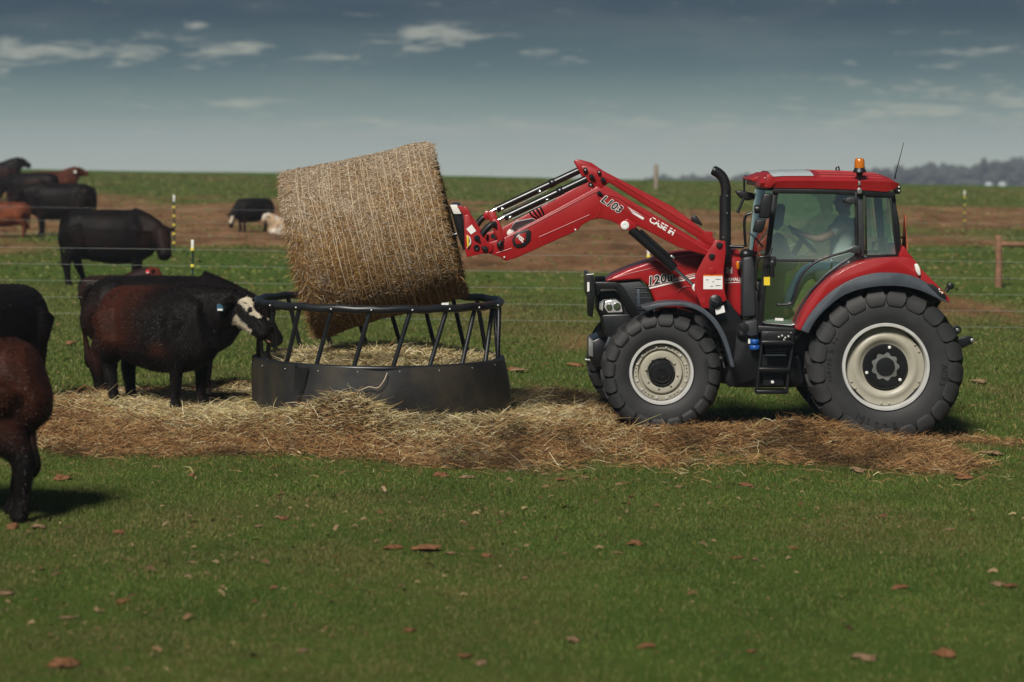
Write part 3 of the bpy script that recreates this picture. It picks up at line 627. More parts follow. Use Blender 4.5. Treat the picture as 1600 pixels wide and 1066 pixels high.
tube('grab_rail', spline([W(1206, 388, 26.26), W(1201, 400, 26.22), W(1185, 405, 26.22), W(1181, 440, 26.22), W(1182, 452, 26.24), W(1187, 456, 26.28)], 4), .012, 'black_metal', tr, 8)
# roof
def roof_ring(px, pb, pe, pt):        # photo column; bottom edge, side edge and crown rows at the near side
    Xc = W(px, 0, 26.27).x; zb, ze = W(px, pb, 26.27).z, W(px, pe, 26.27).z; zt = W(px, pt, YC).z
    ring = []; n = 22
    ring.append(Vector((Xc, 26.30, zb)))
    for k in range(n + 1):
        a = -1 + 2 * k / n; yy = YC + a * .78; z = zt - (zt - ze) * abs(a) ** 3.0
        ring.append(Vector((Xc, yy, z)))
    ring.append(Vector((Xc, MIRY(26.30), zb)))
    return ring
bm = bmesh.new()
ROOF = [(1188, 292, 287, 279), (1194, 293.5, 286, 272), (1204, 294, 284, 268.5), (1230, 294, 282.5, 266.5), (1270, 294.5, 282.5, 266), (1320, 296, 283, 267), (1360, 298, 283.5, 269), (1386, 300, 284, 271.5), (1398, 296, 285, 276), (1405, 291, 287, 283)]
loft(bm, [roof_ring(*r_) for r_ in ROOF]); roof = frombm('cab_roof', bm, 'roof_red', tr, 55)
prism('roof_lining', [(1200, 294), (1390, 299), (1390, 302), (1200, 297)], 26.36, MIRY(26.36), 'black_plastic', roof, .004)
def roof_z(px, yy):
    xs = [r_[0] for r_ in ROOF]; pe = np.interp(px, xs, [r_[2] for r_ in ROOF]); pt_ = np.interp(px, xs, [r_[3] for r_ in ROOF])
    ze = W(px, pe, 26.27).z; zt = W(px, pt_, YC).z; a = abs((yy - YC) / .78); return zt - (zt - ze) * a ** 3
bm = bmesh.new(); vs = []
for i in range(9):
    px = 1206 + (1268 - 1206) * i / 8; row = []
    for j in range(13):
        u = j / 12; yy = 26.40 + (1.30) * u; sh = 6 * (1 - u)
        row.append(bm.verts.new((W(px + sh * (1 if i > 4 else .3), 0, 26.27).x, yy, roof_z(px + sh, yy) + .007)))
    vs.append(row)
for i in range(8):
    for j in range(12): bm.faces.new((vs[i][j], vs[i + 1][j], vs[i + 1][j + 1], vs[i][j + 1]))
frombm('roof_hatch_glass', bm, 'roof_painted_sky', roof, 180)
prism('hatch_latch', [(1254, 276.5), (1268, 276.5), (1268, 279), (1254, 279)], 26.42, 26.46, 'black_plastic', roof, .003)
for yy in (26.42, 26.55, 26.70, 26.87, 27.05, 27.23, 27.4):
    tube('roof_rib', [Vector((W(px, 0, 26.27).x, yy, roof_z(px, yy) - .004)) for px in (1284, 1300, 1330, 1360, 1382)], .012, 'roof_red', roof, 6)
tube('roof_rib', [Vector((W(1276, 0, 26.27).x, yy, roof_z(1276, yy) - .004)) for yy in np.linspace(26.36, 27.7, 9)], .014, 'roof_red', roof, 6)
prism('roof_visor', [(1172, 281), (1186, 275), (1198, 270.5), (1204, 273), (1198, 281), (1186, 284), (1178, 284)], 26.75, 27.75, 'roof_red', roof, .008)
prism('roof_corner', [(1194, 293), (1199, 272), (1207, 274), (1212, 286), (1204, 294)], 26.27, 26.36, 'roof_red', roof, .008)
wl = prism('work_lamp', [(1195, 277), (1203, 275), (1205, 288), (1197, 291)], 26.45, 26.6, 'black_plastic', roof, .01); prism('lamp_face', [(1193.5, 278), (1197, 277), (1199, 289), (1196, 290)], 26.44, 26.59, 'lamp_white', wl, .006)
wl = prism('work_lamp', [(1391, 288), (1405, 288), (1408, 292), (1407, 303), (1402, 304), (1399, 297), (1391, 296)], 26.30, 26.5, 'black_plastic', roof, .01)
bolts('lamp_screw', [(1404.5, 292), (1404.5, 298)], .009, 'white_decal', wl, 26.298)
tube('lifting_eye', spline([W(1306.5, 269, 27), W(1306.5, 263, 27), W(1309, 260.5, 27), W(1311, 263, 27), W(1311, 269, 27)], 4), .009, 'black_metal', roof, 6)
# beacon, antenna
be = lathe('beacon_base', [(.02, 0)] * 2, W(1343, 268, 26.3), 'black_plastic', roof, 8) if False else None
def vlathe(name, prof, c, m, parent, seg=28):
    bm = bmesh.new(); loft(bm, [[Vector((c[0] + r_ * math.cos(2 * math.pi * k / seg), c[1] + r_ * math.sin(2 * math.pi * k / seg), c[2] + z)) for k in range(seg)] for r_, z in prof])
    return frombm(name, bm, m, parent, 40)
bc = W(1343, 270, 26.3)
be = vlathe('beacon', [(.048, 0), (.072, .005), (.070, .016), (.058, .035), (.055, .05)], bc, 'black_plastic', tr)
vlathe('beacon_dome', [(.054, .048), (.056, .06), (.054, .10), (.049, .138), (.040, .15), (.02, .154)], bc, 'amber', be)
vlathe('beacon_stem', [(.04, .0), (.028, -.04), (.016, -.06), (.014, -.12)], bc, 'black_plastic', be, 14)
prism('beacon_clamp', [(1339.5, 296), (1343, 293), (1347, 296), (1346.5, 303), (1340, 303)], 26.26, 26.3, 'steel', be, .006); prism('beacon_clamp', [(1341, 283), (1345, 283), (1345, 290), (1341, 290)], 26.27, 26.31, 'steel', be, .004)
tube('antenna', [W(1397.5, 280, 26.45), W(1400, 270, 26.45), W(1412, 223, 26.45)], [.012, .006, .003], 'black_plastic', tr, 6)
# mirrors
mr = prism('mirror', [(1193, 303), (1206, 302), (1208, 307), (1203, 342), (1186, 341), (1188, 320)], 26.05, 26.12, 'black_plastic', tr, .02, 3)
prism('mirror', [(1182, 343), (1198, 343), (1193, 361), (1188, 365), (1176, 362)], 26.05, 26.12, 'black_plastic', tr, .015, 3)
cyl('mirror_knuckle', W(1184, 327, 26.1), (1, 0, 0), .045, .07, 'black_plastic', mr, 16); tube('mirror_arm', [W(1184, 327, 26.12), W(1205, 330, 26.3)], .012, 'black_metal', mr, 8)
fm = prism('mirror', [(1149, 299), (1158, 298), (1178, 302), (1180, 311), (1168, 314), (1156, 309)], 27.8, 27.95, 'black_plastic', tr, .015, 3)
tube('mirror_arm', spline([W(1163, 300, 27.85), W(1163, 278, 27.85), W(1166, 276, 27.85), W(1186, 277, 27.75)], 4), .012, 'black_metal', fm, 8); tube('wiper_arm', [W(1163, 308, 27.8), W(1152, 333, 27.8)], [.012, .02], 'black_plastic', fm, 8)
tube('handrail', spline([W(1165, 386, 27.6), W(1163, 350, 27.6), W(1166, 337, 27.6), W(1174, 333, 27.6)], 4), .016, 'black_metal', tr, 8)
tube('mirror_strut', [W(1170, 363, 26.2), W(1180, 372, 26.2), W(1192, 386, 26.25)], .010, 'fender_grey', tr, 8)
# rear: slow-vehicle sign (seen edge on), bracket, rear window latch
bm = bmesh.new(); A_ = W(1416.5, 390, 26.8); B_ = W(1415.5, 336, 26.95)
for dx in (0, .006): [bm.verts.new(v) for v in (Vector((A_.x + dx, 26.76, A_.z)), Vector((A_.x + dx, 27.14, A_.z)), Vector((A_.x + dx, 26.98, B_.z)), Vector((A_.x + dx, 26.92, B_.z)))]
bm.verts.ensure_lookup_table(); v = bm.verts; bm.faces.new(v[:4]); bm.faces.new(v[4:][::-1])
for i in range(4): bm.faces.new((v[i], v[(i + 1) % 4], v[4 + (i + 1) % 4], v[4 + i]))
sg = frombm('slow_vehicle_sign', bm, 'orange_sign', tr, 0)
tube('sign_bracket', [W(1404, 372, 26.8), W(1413, 371, 26.85), W(1413, 387, 26.85)], .012, 'black_metal', sg, 8)
bar('rear_frame_tube', [(1397, 310), (1404, 350), (1408, 398)], 3, 26.5, .03, 'black_plastic', tr)
bar('window_wiper', [(1374, 310), (1380, 395)], 8, 27.3, .03, 'grey_plastic', tr)
# interior: dash, wheel, seat
prism('dashboard', [(1215, 370), (1222, 364), (1230, 376), (1236, 396), (1250, 404), (1243, 420), (1228, 425), (1222, 500), (1205, 500), (1206, 430)], 26.8, 27.3, 'seat_fabric', tr, .02)
prism('instrument_hood', [(1210, 322), (1222, 318), (1228, 322), (1224, 352), (1214, 362), (1206, 355)], 27.55, 27.62, 'seat_fabric', tr, .02)
ax = (W(1277, 396, 27.05) - W(1232, 352, 27.05)).normalized(); nrm = Vector((-ax.z, 0, ax.x)); cw = W(1254, 374, 27.05)
stw = tube('steering_wheel', [cw + (ax * math.cos(a) + Vector((0, 1, 0)) * math.sin(a)) * .2 for a in np.linspace(0, 2 * math.pi, 33)[:-1]], .016, 'black_plastic', tr, 8, closed=True)
tube('steering_column', [cw, cw - nrm * .0 + Vector((-.12, 0, -.2))], .035, 'black_plastic', stw, 10)
for a in (0, 120, 240): tube('spoke', [cw, cw + (ax * math.cos(R(a)) + Vector((0, 1, 0)) * math.sin(R(a))) * .19], .012, 'black_plastic', stw, 6)
prism('seat_base', [(1275, 424), (1330, 418), (1336, 428), (1332, 440), (1285, 446), (1274, 436)], 26.8, 27.32, 'seat_fabric', tr, .04, 3)
prism('seat_back', [(1326, 424), (1340, 424), (1352, 350), (1347, 340), (1338, 345)], 26.82, 27.30, 'seat_fabric', tr, .04, 3)
prism('side_console', [(1290, 430), (1340, 408), (1400, 404), (1400, 430), (1330, 460), (1270, 480)], 27.35, 27.7, 'cab_lining', tr, .03)
prism('floor_mat', [(1195, 500), (1245, 505), (1245, 511), (1195, 507)], 26.4, 27.7, 'cab_lining', tr, .01)
prism('inner_panel', [(1200, 395), (1214, 420), (1222, 450), (1215, 500), (1196, 500)], 27.35, 27.6, 'cab_lining', tr, .02)
tube('gear_lever', [W(1295, 440, 26.72), W(1300, 410, 26.72)], .012, 'black_plastic', tr, 6)
prism('arm_rest', [(1300, 404), (1335, 394), (1337, 402), (1304, 412)], 26.66, 26.74, 'seat_fabric', tr, .012)
for i, (a, b) in enumerate([((1365, 380), (1361, 397)), ((1372, 376), (1378, 397)), ((1384, 372), (1388, 398))]): tube('hydraulic_lever', [W(*a, 26.7), W(*b, 26.7)], .01, 'black_plastic', tr, 6); cyl('lever_knob', W(*a, 26.7), (0, 0, 1), .022, .04, 'black_plastic', tr, 10)
# ------------------------------------------------------------------ loader
LN0, LN1 = 26.42, 26.56
boom_pts = [(764, 379), (787, 372), (926, 296), (933, 291), (944, 297), (958, 301), (1108, 390), (1112, 398), (1103, 399), (1086, 394.5), (1059, 386), (1014, 362), (996, 353), (985, 358), (973, 355), (956, 345.5), (938, 341.5), (923, 344), (909, 352), (904, 359), (890, 366), (812, 401), (808, 403), (795, 406.5), (790, 408.5), (780, 401), (762, 396)]
link_pts = [(907, 262), (911, 259), (918, 259), (936, 264), (956, 277.5), (1069, 336), (1099, 360), (1120, 376), (1121, 384), (1108, 383), (1100, 378.5), (952, 285.5), (940, 294), (930, 296), (922, 290), (917, 280)]
def shifted(pts, Y):                    # far side: the same outline carried across, a little higher on the rolled tractor
    return [(v.x - .045, v.z + .055) for v in (W(a, b, Y) for a, b in pts)]
bo = prism('loader_boom', boom_pts, LN0, LN1, 'red_paint', tr, .012, 2)
bof = prism('loader_boom', shifted(boom_pts, LN0), MIRY(LN1), MIRY(LN0), 'red_paint', tr, .012, 2, raw=True)
lk = prism('levelling_link', link_pts, LN0 + .02, LN1 - .02, 'red_paint', tr, .012, 2)
prism('levelling_link', shifted(link_pts, LN0), MIRY(LN1 - .02), MIRY(LN0 + .02), 'red_paint', tr, .012, 2, raw=True)
# raised stiffener lines on the boom
for pts in ([(796, 370), (930, 300), (946, 304)], [(946, 304), (966, 309), (1106, 394)], [(842, 371), (921, 336)], [(930, 341), (938, 330), (935, 305)], [(775, 396), (800, 388)], [(950, 308), (966, 314), (972, 328), (982, 334)], [(960, 281), (1098, 364)]):
    tube('weld_bead', [W(a, b, LN0 - (.001 if pts[0] != (960, 281) else -.019)) for a, b in pts], .0065, 'red_paint', bo, 6)
tow = [(1118, 375), (1133.5, 377), (1134, 396), (1130.5, 425), (1132.5, 456), (1136, 469), (1108, 482.5), (1096, 481), (1085, 452), (1087, 428), (1100, 403), (1108, 391)]
lt = prism('loader_tower', tow, LN0 - .035, LN0 - .004, 'red_paint', tr, .006)
prism('loader_tower', tow, LN1 + .004, LN1 + .03, 'red_paint', tr, .006); prism('loader_tower', shifted(tow, LN0), MIRY(LN1), MIRY(LN0), 'red_paint', tr, .006, raw=True)
for (x, y, r_) in [(1123.5, 383, .030), (1111.5, 400.5, .028)]:
    pin = lathe('pivot_pin', [(r_, .02), (r_, -.02), (r_ * .8, -.028), (.004, -.03)], W(x, y, LN0 - .035), 'black_plastic', lt, 20); tube('pin_tab', [W(x, y, LN0 - .045), W(x + 5, y - 2.5, LN0 - .045)], [.018, .013], 'black_plastic', pin, 8)
lathe('boss', [(.045, .01), (.042, -.006), (.03, -.009), (.004, -.009)], W(1112, 424, LN0 - .034), 'red_paint', lt, 24); lathe('boss', [(.035, .01), (.032, -.005), (.004, -.006)], W(1098, 470, LN0 - .034), 'red_paint', lt, 24)
lathe('side_knob', [(.07, .02), (.07, -.02), (.05, -.03), (.05, -.055), (.035, -.06), (.004, -.06)], W(1118, 471, LN0 - .04), 'black_plastic', lt, 28); prism('knob_grip', [(1113, 468), (1123, 472), (1122, 475), (1112, 471)], LN0 - .115, LN0 - .09, 'grey_plastic', lt, .004)
prism('knob_base', [(1108, 474), (1118, 478), (1116, 486), (1108, 484)], LN0 - .06, LN0 - .03, 'black_plastic', lt, .006)
prism('paper_tag', [(1117, 481), (1131, 477.5), (1133, 488), (1119, 492)], LN0 - .05, LN0 - .045, 'white_decal', lt, 0)
sk = prism('instruction_sticker', [(1099, 431), (1129, 431), (1129, 452), (1099, 452)], LN0 - .038, LN0 - .0355, 'white_decal', lt, 0); prism('sticker_band', [(1099, 429.6), (1129, 429.6), (1129, 431.6), (1099, 431.6)], LN0 - .0395, LN0 - .037, 'orange_decal', sk, 0)
for q in [(1103, 437, 1107), (1113, 440, 1116), (1110, 447, 1114), (1118, 436, 1126), (1118, 446, 1126)]: prism('sticker_mark', [(q[0], q[1]), (q[2], q[1]), (q[2], q[1] + 1), (q[0], q[1] + 1)], LN0 - .0395, LN0 - .038, 'fender_grey', sk, 0)
# pins at the knee and the front
for (x, y, r_, tab) in [(924, 276, .026, 1), (942, 281, .026, 1), (936, 302, .024, 1), (923, 289, .028, 0), (914.5, 265.5, .024, 0), (936, 269, .020, 0)]:
    pin = lathe('pivot_pin', [(r_, .02), (r_, -.012), (r_ * .8, -.02), (.004, -.02)], W(x, y, LN0 - .002), 'black_plastic', lk, 20)
    if tab: tube('pin_tab', [W(x, y, LN0 - .02), W(x + 5, y + (2 if tab else 0), LN0 - .02)], [.018, .012], 'black_plastic', pin, 8)
    else: lathe('pin_centre', [(.007, .0), (.005, -.004), (.001, -.004)], W(x, y, LN0 - .022), 'white_decal', pin, 10)
# tilt cylinders
def ram(name, a, b, split, r_, Y, parent, rod_r=.6):
    A, B = W(*a, Y), W(*b, Y); d = (B - A); S = A + d * split
    barrel = frombm(name, tube_bm(bmesh.new(), [S, S + d * .02, S + d * .021, B - d * .04, B], [r_ * 1.12, r_ * 1.12, r_, r_, r_ * .8], 18), 'black_metal', parent, 40)
    tube('rod', [A, S], r_ * rod_r, 'chrome', barrel, 14)
    return barrel
for (dx, dy, Y) in ((0, 0, 26.49), (-12, -13, MIRY(26.49))):
    rm = ram('tilt_cylinder', (771 + dx, 348 + dy), (924 + dx, 276 + dy), .11, .040, Y, tr)
    mid = W(771 + dx + 104, 348 + dy - 49, Y); d_ = (W(924, 276, 26.4) - W(771, 348, 26.4)).normalized(); cyl('gland', mid, d_, .047, .07, 'black_metal', rm, 18)
    tube('thin_rod_end', [mid, W(924 + dx, 276 + dy, Y)], .030, 'black_metal', rm, 14)
    tube('pipe', [W(800 + dx, 343 + dy, Y - .045), W(868 + dx, 311 + dy, Y - .045)], .008, 'black_metal', rm, 6)
    for q in (.17, .55): pp = W(771 + dx + 153 * q, 348 + dy - 72 * q + 4, Y - .04); cyl('fitting', pp, d_, .014, .05, 'chrome', rm, 10)
for q in range(4): tube('hydraulic_hose', spline([W(826 + q * 6, 330 - q * 2, 26.6 + .05 * q), W(832 + q * 5, 338 - q * 3, 26.6), W(838 + q * 4, 342 - q, 26.62), W(843 + q * 2, 352, 26.7)], 5), .011, 'black_plastic', bo, 6)
prism('grey_valve_cover', [(795, 366), (801, 352), (806, 347), (832, 342), (840, 346), (838, 352), (812, 368)], 26.62, 26.95, 'lamp_white', tr, .012); lathe('valve_knob', [(.04, .02), (.04, -.02), (.02, -.03), (.003, -.03)], W(798, 364, 26.6), 'lamp_white', tr, 20)
# front carriage
cg = [(725, 337), (733, 335), (739, 347), (754, 370), (763, 379), (770, 381), (770, 392), (762, 396.5), (753, 397), (729, 402), (726, 385)]
ca = prism('loader_carriage', cg, LN0 - .02, LN0 + .01, 'red_paint', tr, .006); prism('carriage_plate', cg, LN1 + .0, LN1 + .03, 'red_paint', ca, .006)
prism('loader_carriage', shifted(cg, LN0), MIRY(LN1), MIRY(LN1) + .04, 'red_paint', tr, .006, raw=True); prism('carriage_hook', [(714, 322), (722, 321), (727, 328), (736, 336), (738, 344), (730, 346), (724, 336)], LN0 - .01, LN0 + .05, 'red_paint', ca, .006)
tube('carriage_crossbar', [W(748, 385, 26.45), Vector((W(748, 385, 26.45).x, 27.65, W(748, 385, 26.45).z))], .055, 'red_paint', ca, 16)
for (x, y, h_) in [(745, 372, 0), (744.5, 387, 1), (758, 389.5, 0)]:
    lathe('pivot_pin', [(.032, .02), (.032, -.015), (.024, -.025), (.004, -.01 if h_ else -.025)], W(x, y, LN0 - .02), 'black_plastic', ca, 20)
    if not h_: tube('pin_tab', [W(x, y, LN0 - .045), W(x + (4 if x < 750 else -5), y + (4 if x < 750 else -4), LN0 - .045)], [.02, .014], 'black_plastic', ca, 8)
prism('sticker', [(728.5, 358), (737, 351), (744, 361), (736, 366.5)], LN0 - .024, LN0 - .0215, 'white_decal', ca, 0); prism('yellow_lever', [(729, 368), (732, 368), (733, 385), (730, 387)], LN0 - .05, LN0 - .03, 'yellow_decal', ca, .004)
tube('lever_ring', spline([W(729, 368, LN0 - .03), W(734, 372, LN0 - .03), (W(735, 380, LN0 - .03)), W(730, 388, LN0 - .03)], 4), .008, 'white_paint', ca, 6)
rk = [(768, 345), (773, 342), (779, 344), (784, 355), (787, 372), (786, 380), (780, 388), (776, 385), (777, 370), (769, 356)]
ro = prism('rocker', rk, LN0 - .03, LN0 - .004, 'red_paint', tr, .006); prism('rocker', shifted(rk, LN0), MIRY(LN1) - .03, MIRY(LN1), 'red_paint', tr, .006, raw=True)
for (x, y) in [(772, 350), (780.5, 382)]: lathe('pivot_pin', [(.03, .02), (.03, -.02), (.02, -.028), (.004, -.028)], W(x, y, LN0 - .03), 'black_plastic', ro, 20); tube('pin_tab', [W(x, y, LN0 - .052), W(x + 3, y + (5 if y < 360 else -6), LN0 - .052)], [.02, .013], 'black_plastic', ro, 8)
tube('tilt_link', spline([W(772, 348, 26.5), W(760, 358, 26.5), W(750, 371, 26.5)], 5), .035, 'black_metal', tr, 12); tube('tilt_link', spline([W(762, 336, 27.6), W(752, 343, 27.6), W(742, 356, 27.6)], 5), .035, 'black_metal', tr, 12)
lathe('pivot_pin', [(.05, .02), (.05, -.02), (.03, -.03), (.004, -.03)], W(762, 336.5, 27.55), 'red_paint', tr, 20); lathe('pivot_pin', [(.028, .02), (.028, -.02), (.004, -.02)], W(770.5, 369.5, LN0 + .02), 'black_plastic', tr, 20)
# bale spear frame and spears (the spears run into the bale along its axis)
sf = prism('spear_frame', [(702, 321), (715, 321), (722, 335), (725, 363), (728, 388), (724, 392), (716, 370), (708, 342)], 26.45, 27.65, 'black_metal', tr, .01)
prism('spear_frame_cap', [(703, 320.4), (714, 320.4), (721, 334.5), (709, 334.5)], 26.43, 26.62, 'lamp_white', sf, .003)
BAX = Vector((math.cos(R(13.3)), 0, math.sin(R(13.3))))
for yy in (26.8, 27.3):
    b0 = W(714, 366, yy); tube('spear', [b0, b0 - BAX * .5, b0 - BAX * 1.15], [.026, .022, .006], 'steel', sf, 10)
# lift cylinders
for (dz, Y) in ((0, 26.46), (0, MIRY(26.46))):
    a, b = W(979, 352, Y), W(1087, 449, Y); d = b - a
    lc = frombm('lift_cylinder', tube_bm(bmesh.new(), [a + d * .06, a + d * .065, a + d * .66, a + d * .70], [.040, .050, .050, .044], 20), 'black_metal', tr, 40)
    tube('rod', [a + d * .69, a + d * .97], .018, 'chrome', lc, 12); up = Vector((.62, 0, .78)) * .055
    tube('return_pipe', [a + d * .15 + up, a + d * .62 + up], .022, 'black_metal', lc, 10); cyl('port', a + d * .60 + up * 1.3, d, .02, .05, 'steel', lc, 10)
    lathe('end_eye', [(.045, .03), (.045, -.03), (.03, -.036), (.012, -.034), (.003, -.03)], a + Vector((-.02, -.02, 0)), 'white_paint', lc, 20); lathe('end_eye', [(.04, .03), (.04, -.05), (.025, -.056), (.012, -.05), (.003, -.05)], b, 'white_paint', lc, 20)
prism('cylinder_bracket', [(966, 350), (980, 342), (996, 350), (990, 360), (972, 360)], LN0 - .004, LN0 + .01, 'red_paint', bo, .004)
bolts('bolt', [(788, 402), (899, 359)], .010, 'white_paint', bo, LN0 - .002); prism('badge_ring', [(800, 375), (806, 364), (826, 358), (830, 362), (829, 376), (820, 385), (809, 388), (802, 384)], LN0 - .014, LN0 + .002, 'black_plastic', bo, .006)
prism('badge_plate', [(804, 375), (809, 367), (822, 363), (821, 376), (815, 381), (807, 382)], LN0 - .017, LN0 - .012, 'red_paint', bo, .003); prism('cowl_ear', [(1080, 346), (1082, 337), (1088, 337), (1096, 348), (1098, 354)], 27.0, 27.1, 'black_plastic', tr, .01)
# lettering and stripes
YL = LN0 - .002
lettering('model_letters_outline', 'L103', 955.5, 319.5, YL, 11.5, -33, 'white_decal', bo, shear=.2, off=.075, xs=1.0, spacing=1.1); lettering('model_letters', 'L103', 955.5, 319.5, YL - .002, 11.5, -33, 'black_decal', bo, shear=.2, off=.028, spacing=1.1)
for (a, b, c, d, e, f) in [(980, 323, 1004, 337, 1006, 338), (983, 327, 1006, 340, 1005.5, 341.5), (986, 331, 1007, 342, 1004, 343.5)]: prism('stripe', [(a, b), (c, d), (e, f), (a + 3, b + 3.2)], YL - .0015, YL, 'white_decal', bo, 0)
lettering('brand_letters', 'CASE', 1028.5, 350, YL, 8.8, -29.5, 'white_decal', bo, off=.03, xs=1.05); lettering('brand_letters', 'IH', 1049, 362.3, YL, 8.6, -29.5, 'white_decal', bo, off=.045, xs=.9, spacing=.85)
lettering('badge_letters', 'MSL', 813.5, 373, LN0 - .0185, 5.5, -42, 'white_decal', bo, off=.04); lettering('model_letters_outline', '120u', 1030.5, 437, 26.665, 13, 11, 'white_decal', hood, shear=.22, off=.07, xs=1.02, spacing=1.08); lettering('model_letters', '120u', 1030.5, 437, 26.662, 13, 11, 'black_decal', hood, shear=.22, off=.026, xs=1.02, spacing=1.08)
for (x0, y0, x1, y1, w_, mm) in [(1014, 449.5, 1086, 432.5, 2.2, 'white_decal'), (1013, 446.5, 1086, 429.6, 1.1, 'white_decal'), (1042, 437.5, 1086, 427, .9, 'cream_decal')]: prism('stripe', [(x0, y0), (x1, y1), (x1, y1 + w_), (x0 + 1, y0 + w_)], 26.6662, 26.6675, mm, hood, 0)
lettering('name_letters', 'FARMALL', 1144, 437, 26.652, 5.2, 3, 'white_decal', hood, off=.02, xs=.93); lettering('emblem', 'IH', 1139.5, 423, 26.652, 9, 0, 'white_decal', hood, off=.05, xs=.85, spacing=.8)
prism('name_underline', [(1127, 442), (1158, 440.4), (1158, 441.6), (1127, 443.2)], 26.651, 26.653, 'white_decal', hood, 0)
# ------------------------------------------------------------------ organic bodies: overlapping lofts fused by a voxel remesh
def section(path, half, seg=20, power=2.3, up=Vector((0, 0, 1))):
    bm = bmesh.new(); P = [Vector(p) for p in path]; rings = []; n = len(P)
    for i in range(n):
        d = (P[min(i + 1, n - 1)] - P[max(i - 1, 0)]).normalized(); s = d.cross(up)
        s = s.normalized() if s.length > 1e-3 else Vector((0, 1, 0)); v = s.cross(d).normalized(); w, h = half[i]
        r = []
        for k in range(seg):
            a = 2 * math.pi * k / seg; c, q = math.cos(a), math.sin(a)
            r.append(P[i] + s * (w * math.copysign(abs(c) ** (2 / power), c)) + v * (h * math.copysign(abs(q) ** (2 / power), q)))
        rings.append(r)
    loft(bm, rings); return bm
def fuse(name, bms, voxel, smooth_it=6, m=None, parent=None):
    tot = bpy.data.meshes.new('t'); big = bmesh.new()
    for b in bms:
        bmesh.ops.recalc_face_normals(b, faces=b.faces); me = bpy.data.meshes.new('x'); b.to_mesh(me); b.free(); big.from_mesh(me); bpy.data.meshes.remove(me)
    big.to_mesh(tot); big.free(); o = bpy.data.objects.new('t', tot); COL.objects.link(o)
    r = o.modifiers.new('r', 'REMESH'); r.mode = 'VOXEL'; r.voxel_size = voxel; r.adaptivity = 0
    s = o.modifiers.new('s', 'SMOOTH'); s.factor = .5; s.iterations = smooth_it
    dg = bpy.context.evaluated_depsgraph_get(); me = bpy.data.meshes.new_from_object(o.evaluated_get(dg)); bpy.data.objects.remove(o); bpy.data.meshes.remove(tot)
    me.name = name; return link(name, me, m, parent, 180)
def limb(pts, rads, seg=14): return tube_bm(bmesh.new(), spline(pts, 4), [float(r_) for r_ in np.interp(np.linspace(0, len(rads) - 1, (len(pts) - 1) * 4 + 1), range(len(rads)), rads)], seg)
# ------------------------------------------------------------------ driver
per = thing('person', W(1312, 420, YC), 'driver in a pale tee shirt and blue jeans reaching for the steering wheel', 'person')
def D(px, py, y): return W(px, py, y)
NK, HP = D(1322, 338, YC), D(1313, 417, YC)
def torso(g=0): return section(spline([HP + Vector((0, 0, -.05)), D(1316, 400, YC), D(1317, 375, YC), D(1318, 352, YC), NK], 3), [(w + g, h + g) for w, h in zip(np.interp(range(13), [0, 3, 6, 9, 12], [.17, .16, .18, .20, .06]), np.interp(range(13), [0, 3, 6, 9, 12], [.12, .125, .125, .11, .06]))], 20, 2.2, Vector((1, 0, 0)))
arms, hands, sleeves = [], [], []
for sgn, hx, hy in ((-1, 1241, 361), (1, 1240, 357)):
    sh = D(1318, 349, YC + sgn * .19); el_ = D(1283, 373, YC + sgn * .25); wr = D(1251, 365, YC + sgn * .17)
    arms.append(limb([sh, el_, wr], [.058, .045, .03])); sleeves.append(limb([sh, sh.lerp(el_, .55)], [.072, .07]))
    palm = wr.lerp(D(hx, hy, YC + sgn * .15), .6); hands.append(section([wr, palm, D(hx + 3, hy + 1, YC + sgn * .15)], [(.03, .02), (.042, .02), (.04, .016)], 10, 2))
    for f in range(4):
        b0 = D(hx + 3, hy + 1, YC + sgn * .15) + Vector((0, (f - 1.5) * .019, 0)); hands.append(limb([b0, b0 + Vector((-.035 - .004 * (f in (1, 2)), 0, .012)), b0 + Vector((-.045, 0, -.022)), b0 + Vector((-.02, 0, -.04))], [.0095, .009, .008, .007], 8))
    hands.append(limb([palm, palm + Vector((-.02, -sgn * .045, .0)), palm + Vector((-.05, -sgn * .05, -.015))], [.012, .011, .009], 8))
HC = D(1318, 316, YC)
headp = [limb([NK, HC + Vector((0, 0, -.05))], [.055, .055]), section([HC + Vector((.0, 0, -.12)), HC + Vector((-.012, 0, -.08)), HC, HC + Vector((.005, 0, .07)), HC + Vector((.005, 0, .115))], [(.04, .045), (.062, .075), (.076, .098), (.07, .09), (.03, .04)], 18, 2.1, Vector((1, 0, 0))),
         section([HC + Vector((-.085, 0, .03)), HC + Vector((-.108, 0, -.015)), HC + Vector((-.098, 0, -.03))], [(.010, .008), (.016, .014), (.014, .01)], 8, 2), section([HC + Vector((.01, -.074, .02)), HC + Vector((.01, -.088, 0)), HC + Vector((.01, -.076, -.03))], [(.012, .02), (.014, .022), (.01, .012)], 8, 2)]
legs = []; boots = []
for sgn in (-1, 1):
    hip = D(1310, 422, YC + sgn * .1); kn = D(1258, 424 + (sgn + 1) * 3, YC + sgn * .16); an = D(1228 + sgn * 4, 482, YC + sgn * .15)
    legs.append(limb([hip, kn, an], [.095, .068, .045])); boots.append(section([an + Vector((.05, 0, -.03)), an + Vector((0, 0, -.05)), an + Vector((-.10, 0, -.075)), an + Vector((-.17, 0, -.085))], [(.04, .05), (.048, .06), (.046, .04), (.03, .022)], 12, 2.3))
body = fuse('body', [torso()] + arms + hands + headp + [limb([D(1310, 422, YC + s_ * .1), D(1258, 424, YC + s_ * .16), D(1228 + s_ * 4, 482, YC + s_ * .15)], [.08, .055, .035]) for s_ in (-1, 1)], .0075, 3, 'skin', per)
